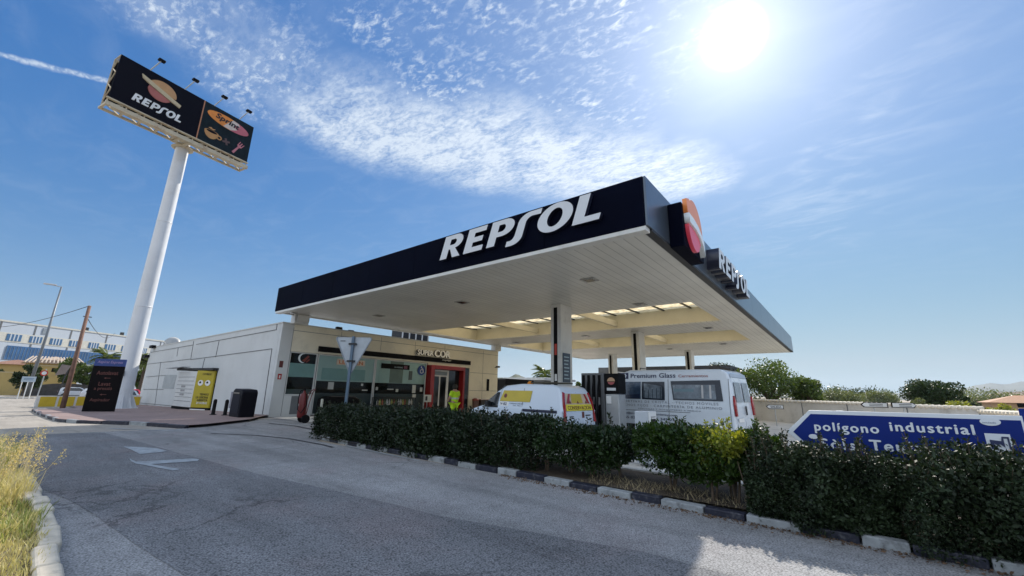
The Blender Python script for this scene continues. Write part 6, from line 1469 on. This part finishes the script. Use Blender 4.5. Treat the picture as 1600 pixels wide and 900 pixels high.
# left: street and buildings
IB = mat('industrial white', (.43, .49, .56), .6, var=.05, scale=.1); IBY = mat('industrial cream', (.52, .52, .47), .6); GLB = mat('blue band glass', (.03, .10, .24), .12, var=.35, scale=.5, spec=.8); GLW = mat('blue window', (.05, .13, .26), .15, spec=.7)
a = np.array(B(-90, 80)); b = np.array(B(285, 131)); d = _u(b-a); LI = float(np.linalg.norm(b-a)); ZI = ZV(0, 500, 87)
nI = np.array([d[1], -d[0]]); nI = nI if nI@(-a) > 0 else -nI
ib = thing('industrial_building', (float(a[0]), float(a[1]), ZL), 'long white industrial building with a blue glass band, far left', 'building')
def IP(u, w, z): q = a+d*u+nI*w; return (float(q[0]), float(q[1]), z)
def ibox(u0, u1_, w0, w1, z0_, z1_): 
    return MB().add([IP(u, w, z) for z in (z0_, z1_) for (u, w) in ((u0, w0), (u1_, w0), (u1_, w1), (u0, w1))], [(0,3,2,1),(4,5,6,7),(0,1,5,4),(1,2,6,5),(2,3,7,6),(3,0,4,7)])
def upx(px):   # facade coordinate of a pixel column
    lo_, hi_ = 0., LI
    for _ in range(40):
        m_ = (lo_+hi_)/2; q = IP(m_, 0, 5); pc = ROT@(np.array(q)-CAMP); X_ = CX+Fpx*pc[0]/-pc[2]
        if X_ < px: lo_ = m_
        else: hi_ = m_
    return m_
ibox(0, LI, -25, 0, ZL-.5, ZI).build('wall', IB, ib, True)
ibox(-.1, LI+.1, -25.1, .12, ZI, ZI+.35).build('parapet', IBY, ib, True)
fz = lambda f: 1.6+(ZI-1.6)*f
ibox(1, LI-1, 0.002, .06, fz(.66), fz(.82)).build('window_band', IBY, ib, True)
for (p0, p1) in ((-40, -20), (-4, 20), (33, 53), (66, 85), (97, 115), (128, 144), (154, 171), (181, 190), (211, 221), (228, 240)):
    w = ibox(upx(p0), upx(p1), .062, .12, fz(.685), fz(.80)).build('window', GLW, ib, True)
    u0, u1_ = upx(p0), upx(p1); mb = MB()
    for k in range(1, 4): m_ = u0+(u1_-u0)*k/4; mb2 = ibox(m_-.12, m_+.12, .122, .15, fz(.685), fz(.80)); mb.add(mb2.v, mb2.f)
    mb.build('mullions', IB, w, True)
g_ = ibox(upx(2), upx(186), .002, .10, fz(.36), fz(.60)).build('glass_band', GLB, ib, True)
mb = MB()
for k in range(40): m_ = upx(2)+(upx(186)-upx(2))*k/40; mb2 = ibox(m_-.06, m_+.06, .102, .13, fz(.36), fz(.585)); mb.add(mb2.v, mb2.f)
mb.build('mullions', mat('blue grey mullion', (.10, .16, .24), .4), g_, True)
for px in (-20, 37, 95, 153, 240): ibox(upx(px), upx(px)+.3, .002, .05, fz(.60), ZI-.05).build('drain_line', JOINT, ib, True)
ibox(upx(50), upx(57), .0, .12, fz(.86), fz(.97)).build('vent_plate', mat('vent grey', (.2, .24, .28), .5), ib, True)
for px in (120, 178): u = upx(px); ibox(u, u+.6, -1, -.4, ZI+.352, ZI+1.2).build('roof_vent', DGREY, ib, True)
# ochre house with tiled roof, garden walls
OC = mat('ochre render', (.50, .36, .13), .8, var=.08, scale=.5, stain=((.32, .24, .12), .8, .4)); RT2 = mat('pale roof tiles', (.42, .32, .24), .8, var=.25, scale=4)
hx, hy = B(72, 74); yh = thing('ochre_house', (hx, hy, ZL), 'ochre yellow house with a pale tiled hip roof near the street lamp', 'house')
zE, zR = ZV(70, 568, 74), ZV(70, 558, 74)
MB().box(hx-5, hy-3.2, ZL-.3, hx+1.5, hy+3.4, zE).build('wall', OC, yh, True)
mb = MB(); hip(mb, hx-5.6, hy-3.9, hx+2.1, hy+4.1, zE+.004, zR+.3); mb.build('roof', RT2, yh, True)
mb = MB()
for k in range(16): yy = hy-3.7+k*.5; mb.bar((hx+2.1, yy, zE+.12), (hx+.2, yy+(hy-yy)*.25, zR+.1), .16)
mb.build('roof_ribs', mat('roof tile pale', (.50, .42, .34), .8), yh, True)
MB().box(hx+1.502, hy-.2, ZV(74, 581, 74), hx+1.53, hy+1.1, ZV(74, 575, 74)).build('window', BLACK, yh, True)
MB().box(hx+1.502, hy-3.3, zE-.5, hx+1.58, hy+3.45, zE-.25).build('cornice', mat('ochre pale', (.58, .48, .28), .8), yh, True)
gx0, gy0 = B(-80, 60); gx1, gy1 = B(56, 66)
gw = thing('garden_wall', ((gx0+gx1)/2, (gy0+gy1)/2, ZL), 'long ochre garden wall left of the ochre house', 'wall')
zW = ZV(20, 582, 63); mb = MB(); mb.add([(gx0, gy0, ZL-.2), (gx1, gy1, ZL-.2), (gx1-.3, gy1+.1, ZL-.2), (gx0-.3, gy0+.1, ZL-.2), (gx0, gy0, zW), (gx1, gy1, zW), (gx1-.3, gy1+.1, zW), (gx0-.3, gy0+.1, zW)], BF); mb.build('wall', OC, gw, True)
mb = MB(); mb.bar((gx0-.15, gy0, zW+.06), (gx1-.15, gy1, zW+.06), .4, .12); mb.build('coping', mat('ochre pale', (.58, .48, .28), .8), gw, True)
hx2, hy2 = B(12, 78); h2 = thing('small_house', (hx2, hy2, ZL), 'small ochre house with a brown tiled roof behind the garden wall', 'house'); z2 = ZV(12, 569, 78)
MB().box(hx2-4, hy2-3.2, ZL, hx2+1, hy2+3.5, z2).build('wall', OC, h2, True); mb = MB(); hip(mb, hx2-4.5, hy2-3.8, hx2+1.6, hy2+4.1, z2+.004, z2+1.0); mb.build('roof', mat('brown roof tiles', (.24, .13, .09), .8, var=.2, scale=3), h2, True)
gx, gy = B(102, 66); dk = thing('carport', (gx, gy, ZL), 'dark arched carport behind the parked white cars', 'carport')
mb = MB(); prof = [(-4.6, ZL), (-4.6, ZL+.6)]+[(4.6*math.cos(R_(170-160*k/10)), ZL+.6+1.35*math.sin(R_(170-160*k/10))) for k in range(11)]+[(4.6, ZL+.6), (4.6, ZL)]
mb.prism([(gy+p, z) for p, z in prof], gx-1.5, gx, 'x'); mb.build('shell', mat('carport dark', (.06, .055, .05), .8, var=.3), dk, True)
# trees on the left
TLB = 'trees in front of the industrial building'
tree('dense_bush', 'dark green clipped bush above the garden wall behind the street lamp', 38, 58, 564, 44, ZL, TREED, 6000, .26, 81, .1, nclump=18, cat='bush')
tree('leafy_tree', 'yellow green tree left of the wooden pole', 98, 70, 554, 40, ZL, TREEM, 5000, .28, 82, .25, nclump=18, group=TLB)
tree('leafy_tree', 'green tree between the wooden pole and the black board', 128, 68, 558, 46, ZL, TREEM, 6000, .28, 83, .2, nclump=20, group=TLB)
palm('palm tree showing over the black board beside the white pole', 153, 72, 547, ZL, 2.6, 84, 36, group=TLB)
palm('palm tree between the white pole and the shop side wall', 217, 66, 555, ZL, 2.5, 85, 36, group=TLB)
tree('leafy_tree', 'green tree between the white pole and the shop side wall', 214, 70, 572, 32, ZL, TREEM, 4000, .28, 86, .1, nclump=16, group=TLB)
tree('leafy_tree', 'green tree at the left frame edge behind the garden wall', -12, 70, 574, 40, ZL, TREED, 3000, .28, 87, .2, nclump=16, group=TLB)
# street lamp, wooden pole, wires
q = G(40, 621, -.5); LX, LY = float(q[0]), float(q[1]); dpl = -float((ROT@(q-CAMP))[2]); zl_ = ZV(82, 446, dpl*.985)
sl2 = thing('street_lamp', (LX, LY, zg(LX)), 'tall grey street lamp with one arm in front of the industrial building', 'street lamp')
t_ = onX(82, 446, LX); ty = float(t_[1]); zl_ = float(t_[2])
MB().tube([(LX, LY, zg(LX)), (LX, (LY+LY+.4)/2, zl_*.5), (LX, LY+.25, zl_)], [.20, .15, .09], 12).build('mast', mat('lamp mast grey', (.16, .18, .20), .45, metal=.3), sl2, True, smooth=True)
mb = MB(); mb.tube([(LX, LY+.25, zl_-.05), (LX-.1, LY-.35, zl_+.05)], .06, 8); mb.build('arm', STEEL, sl2, True)
mb = MB(); mb.box(LX-.22, LY-1.5, zl_+.02, LX+.22, LY-.25, zl_+.20); mb.build('lamp_head', mat('lamp head pale', (.50, .50, .50), .4), sl2, True, bevel=.06)
isl = thing('traffic_island', (LX, LY, zg(LX)), 'small kerbed brown traffic island round the foot of the street lamp', 'traffic island')
MB().lathe([(2.3, zg(LX)), (2.3, zg(LX)+.16), (2.15, zg(LX)+.2)], (LX, LY, 0), 24).build('kerb_ring', M_kerb, isl, True); MB().lathe([(2.1, zg(LX)+.1), (2.1, zg(LX)+.215)], (LX, LY, 0), 24).build('fill', mat('island earth', (.14, .12, .09), .9), isl, True)
q = G(98, 636, -.25); TX, TY = float(q[0]), float(q[1]); tq = onX(140, 478, TX-1.2)
wp = thing('wooden_pole', (TX, TY, zg(TX)), 'reddish brown wooden utility pole leaning right beside the black board', 'utility pole')
TT = (float(tq[0]), float(tq[1]), float(tq[2])); MB().tube([(TX, TY, zg(TX)-.1), TT], [.16, .11], 12).build('pole', mat('creosoted wood', (.16, .085, .06), .8, var=.25, scale=3), wp, True, smooth=True)
MB().tube([(TT[0], TT[1]-.2, TT[2]-.9), (TT[0], TT[1]+.3, TT[2]-.9)], .04, 6).build('insulator_bracket', DGREY, wp, True)
WRM = mat('cable black', (.02, .02, .02), .6)
def wire(a_, b_, sag, label):
    a_ = np.array(a_); b_ = np.array(b_); pts_ = [tuple(a_+(b_-a_)*t-np.array([0, 0, sag*4*t*(1-t)])) for t in np.linspace(0, 1, 14)]
    o = MB().tube(pts_, .03, 4).build('overhead_cable', WRM, smooth=True); tag(o, label, 'cable')
q1 = W(-60, 505, 70); wire(TT, q1, 1.2, 'thin overhead cable from the wooden pole off to the left'); wire((TT[0], TT[1], TT[2]-.9), W(180, 520, 100), 1.5, 'thin overhead cable from the wooden pole down to the industrial building')
# street name sign
q = G(45, 620, -.45); SX, SYY = float(q[0])+4, float(q[1])
sn = thing('street_name_sign', (SX, SYY, zg(SX)), 'pale street name sign on thin white legs by the street lamp', 'sign')
c0, c1 = onX(35, 588, SX), onX(55, 597, SX); MB().box(SX-.04, float(c0[1]), float(c1[2]), SX+.02, float(c1[1]), float(c0[2])).build('plate', mat('pale blue plate', (.42, .50, .55), .5), sn, True)
for k in (.62, .38): zz = float(c1[2])+(float(c0[2])-float(c1[2]))*k; MB().box(SX+.021, float(c0[1])+.2, zz-.04, SX+.026, float(c1[1])-.2, zz+.04).build('text_line', mat('slate print', (.12, .2, .3), .5), sn, True)
for f in (.1, .5, .9): yy = float(c0[1])+(float(c1[1])-float(c0[1]))*f; MB().tube([(SX-.06, yy, zg(SX)), (SX-.06, yy, float(c0[2]))], .045, 8).build('leg', WHITEP, sn, True)
# round no entry sign and the grey backed sign
q = G(55, 629, -.4); NX, NY = float(q[0]), float(q[1]); ne = thing('round_sign', (NX, NY, zg(NX)), 'round red and white road sign on a thin post left of the wooden pole', 'traffic sign'); t_ = onX(69, 583, NX)
MB().tube([(NX-.05, NY, zg(NX)), (NX-.05, NY+.1, float(t_[2])+.4)], .045, 8).build('post', STEEL, ne, True)
MB().lathe([(.27, 0), (.27, .04)], (NX, float(t_[1]), float(t_[2])), 24, 'x').build('disc', mat('road sign red', (.50, .04, .02), .4), ne, True)
MB().lathe([(.17, .041), (.17, .05)], (NX, float(t_[1]), float(t_[2])), 24, 'x').build('white_centre', WHITEP, ne, True)
q = G(82, 632, -.35); NX, NY = float(q[0]), float(q[1]); n2 = thing('square_sign', (NX, NY, zg(NX)), 'grey backed sign plate tilted on a dark post left of the wooden pole', 'traffic sign'); t_ = onX(97, 578, NX)
MB().tube([(NX, NY, zg(NX)), (NX, NY+.35, float(t_[2]))], .05, 8).build('post', DGREY, n2, True)
mb = MB(); cy, cz_ = float(t_[1]), float(t_[2]); mb.prism([(cy-.35, cz_-.5), (cy+.25, cz_-.35), (cy+.5, cz_+.4), (cy-.1, cz_+.5)], NX, NX+.04, 'x'); mb.build('plate', mat('plate brown grey', (.28, .22, .19), .6), n2, True)
# yellow and white barrier
q0_, q1_ = G(62, 628, -.45), G(222, 627.5, -.45); Xb = -50.5; ya, yb = float(onX(62, 620, Xb)[1]), float(onX(222, 620, Xb)[1]); zb0 = zg(Xb)
bar_ = thing('low_barrier', (Xb, (ya+yb)/2, zb0), 'low white wall with yellow painted panels across the street', 'barrier')
MB().box(Xb-.3, ya-.15, zb0-.1, Xb, yb, zb0+.90).build('wall', mat('barrier white', (.62, .60, .56), .7), bar_, True)
L = yb-ya
for k in range(6):
    s0 = ya+L*k/6+.05; MB().box(Xb+.002, s0, zb0+.06, Xb+.02, s0+L/6-.14, zb0+.84).build('yellow_panel', mat('barrier yellow', (.55, .38, .02), .6, var=.1), bar_, True)
# parked cars
def car_proto(label, paint, loc, rz):
    c = thing('parked_car', loc, label, 'car', 'cars parked along the street', rz)
    ol = [(0, .35), (0, .75), (.0, .95), (-.35, 1.38), (-1.0, 1.46), (-2.2, 1.44), (-3.05, .98), (-3.95, .82), (-4.15, .6), (-4.15, .3), (0, .3)][:-1]
    V = Vehicle(c, ol, [(.28, .84), (.5, .87), (.92, .86), (1.5, .62)], paint, None); V.wheels((-.75, -3.3), .31)
    for far in (False, True):
        V.side('side_window', [(-2.75, .95), (-.45, .95), (-.55, 1.30), (-1.0, 1.38), (-2.15, 1.37)], CARGL, far=far)
    V.rear('rear_window', [(-.60, .98), (.60, .98), (.52, 1.32), (-.52, 1.32)], CARGL, off=.01, xfn=lambda z: float(np.interp(z, [.95, 1.38], [0, -.35])))
    for s_ in (-1, 1): V.rear('tail_lamp', [(s_*.82, .70), (s_*.62, .70), (s_*.62, .92), (s_*.80, .92)], LAMPR)
    MB().add([(-2.22, -.62, 1.42), (-3.02, -.72, 1.0), (-3.02, .72, 1.0), (-2.22, .62, 1.42), (-2.24, -.62, 1.445), (-3.06, -.72, 1.02), (-3.06, .72, 1.02), (-2.24, .62, 1.445)], BF).build('windscreen', CARGL, c)
    V.rear('number_plate', [(-.26, .5), (.26, .5), (.26, .61), (-.26, .61)], WHITEP)
    return c
CW = mat('white car paint', (.62, .64, .66), .25, coat=.3, var=.02); CB = mat('silver blue car paint', (.18, .24, .30), .25, coat=.4, var=.03); CR = mat('red car paint', (.45, .02, .04), .25, coat=.4, var=.03); CK = mat('dark car paint', (.02, .02, .025), .25, coat=.4, var=.03)
for lab, pnt, px, dep, rz in (('white parked car left of the wooden pole in front of the carport', CW, 90, 59, R_(-95)), ('white parked car between the wooden pole and the black board', CW, 126, 54, R_(-95)),
                          ('silver blue car parked right behind the foot of the white pole', CB, 204, 41, R_(20)), ('red car parked behind the silver blue car', CR, 209, 54, R_(10)), ('dark car parked farthest behind the white pole', CK, 200, 62, R_(10))):
    x, y = B(px, dep); car_proto(lab, pnt, (x, y, zg(x)), rz)
x, y = B(776, 37); car_proto('pale car parked between the shop and the black trailer', CW, (x+1, y, .014), R_(-80))
# line of trees closing the horizon behind the station
HZG = 'trees on the horizon'
for i, (px, dep, py, w_) in enumerate(((985, 130, 603, 60), (1060, 140, 600, 70), (880, 150, 600, 40), (330, 160, 585, 80), (520, 150, 590, 90), (640, 150, 596, 90), (740, 160, 600, 70))):
    lab = ['dark tree mass behind the car wash hall, left part', 'dark tree mass behind the car wash hall, right part', 'small far tree left of the pink house'][i] if i < 3 else None
    if i < 3: tree('far_tree', lab, px, dep, py, w_, 0, TREED, 2500, .7, 90+i, .1, nclump=18, group=HZG)

# ------------------------------------------------------------------ air between here and the mountains
USE_HAZE = True
if USE_HAZE:
    hz = MB().box(-9500, -9500, -40, 9500, 9500, 320).build('haze', [], None); tag(hz, kind='stuff')
    hz['label'] = 'pale sea haze fading the far mountains'
    m = bpy.data.materials.new('haze air'); m.use_nodes = True; t = m.node_tree; t.nodes.clear()
    v = t.nodes.new('ShaderNodeVolumePrincipled'); v.inputs['Color'].default_value = (.80, .90, 1, 1); v.inputs['Density'].default_value = .000065; v.inputs['Anisotropy'].default_value = .2
    o = t.nodes.new('ShaderNodeOutputMaterial'); t.links.new(v.outputs[0], o.inputs['Volume']); hz.data.materials.clear(); hz.data.materials.append(m)
    sc.cycles.volume_bounces = 0; sc.cycles.volume_step_rate = 10
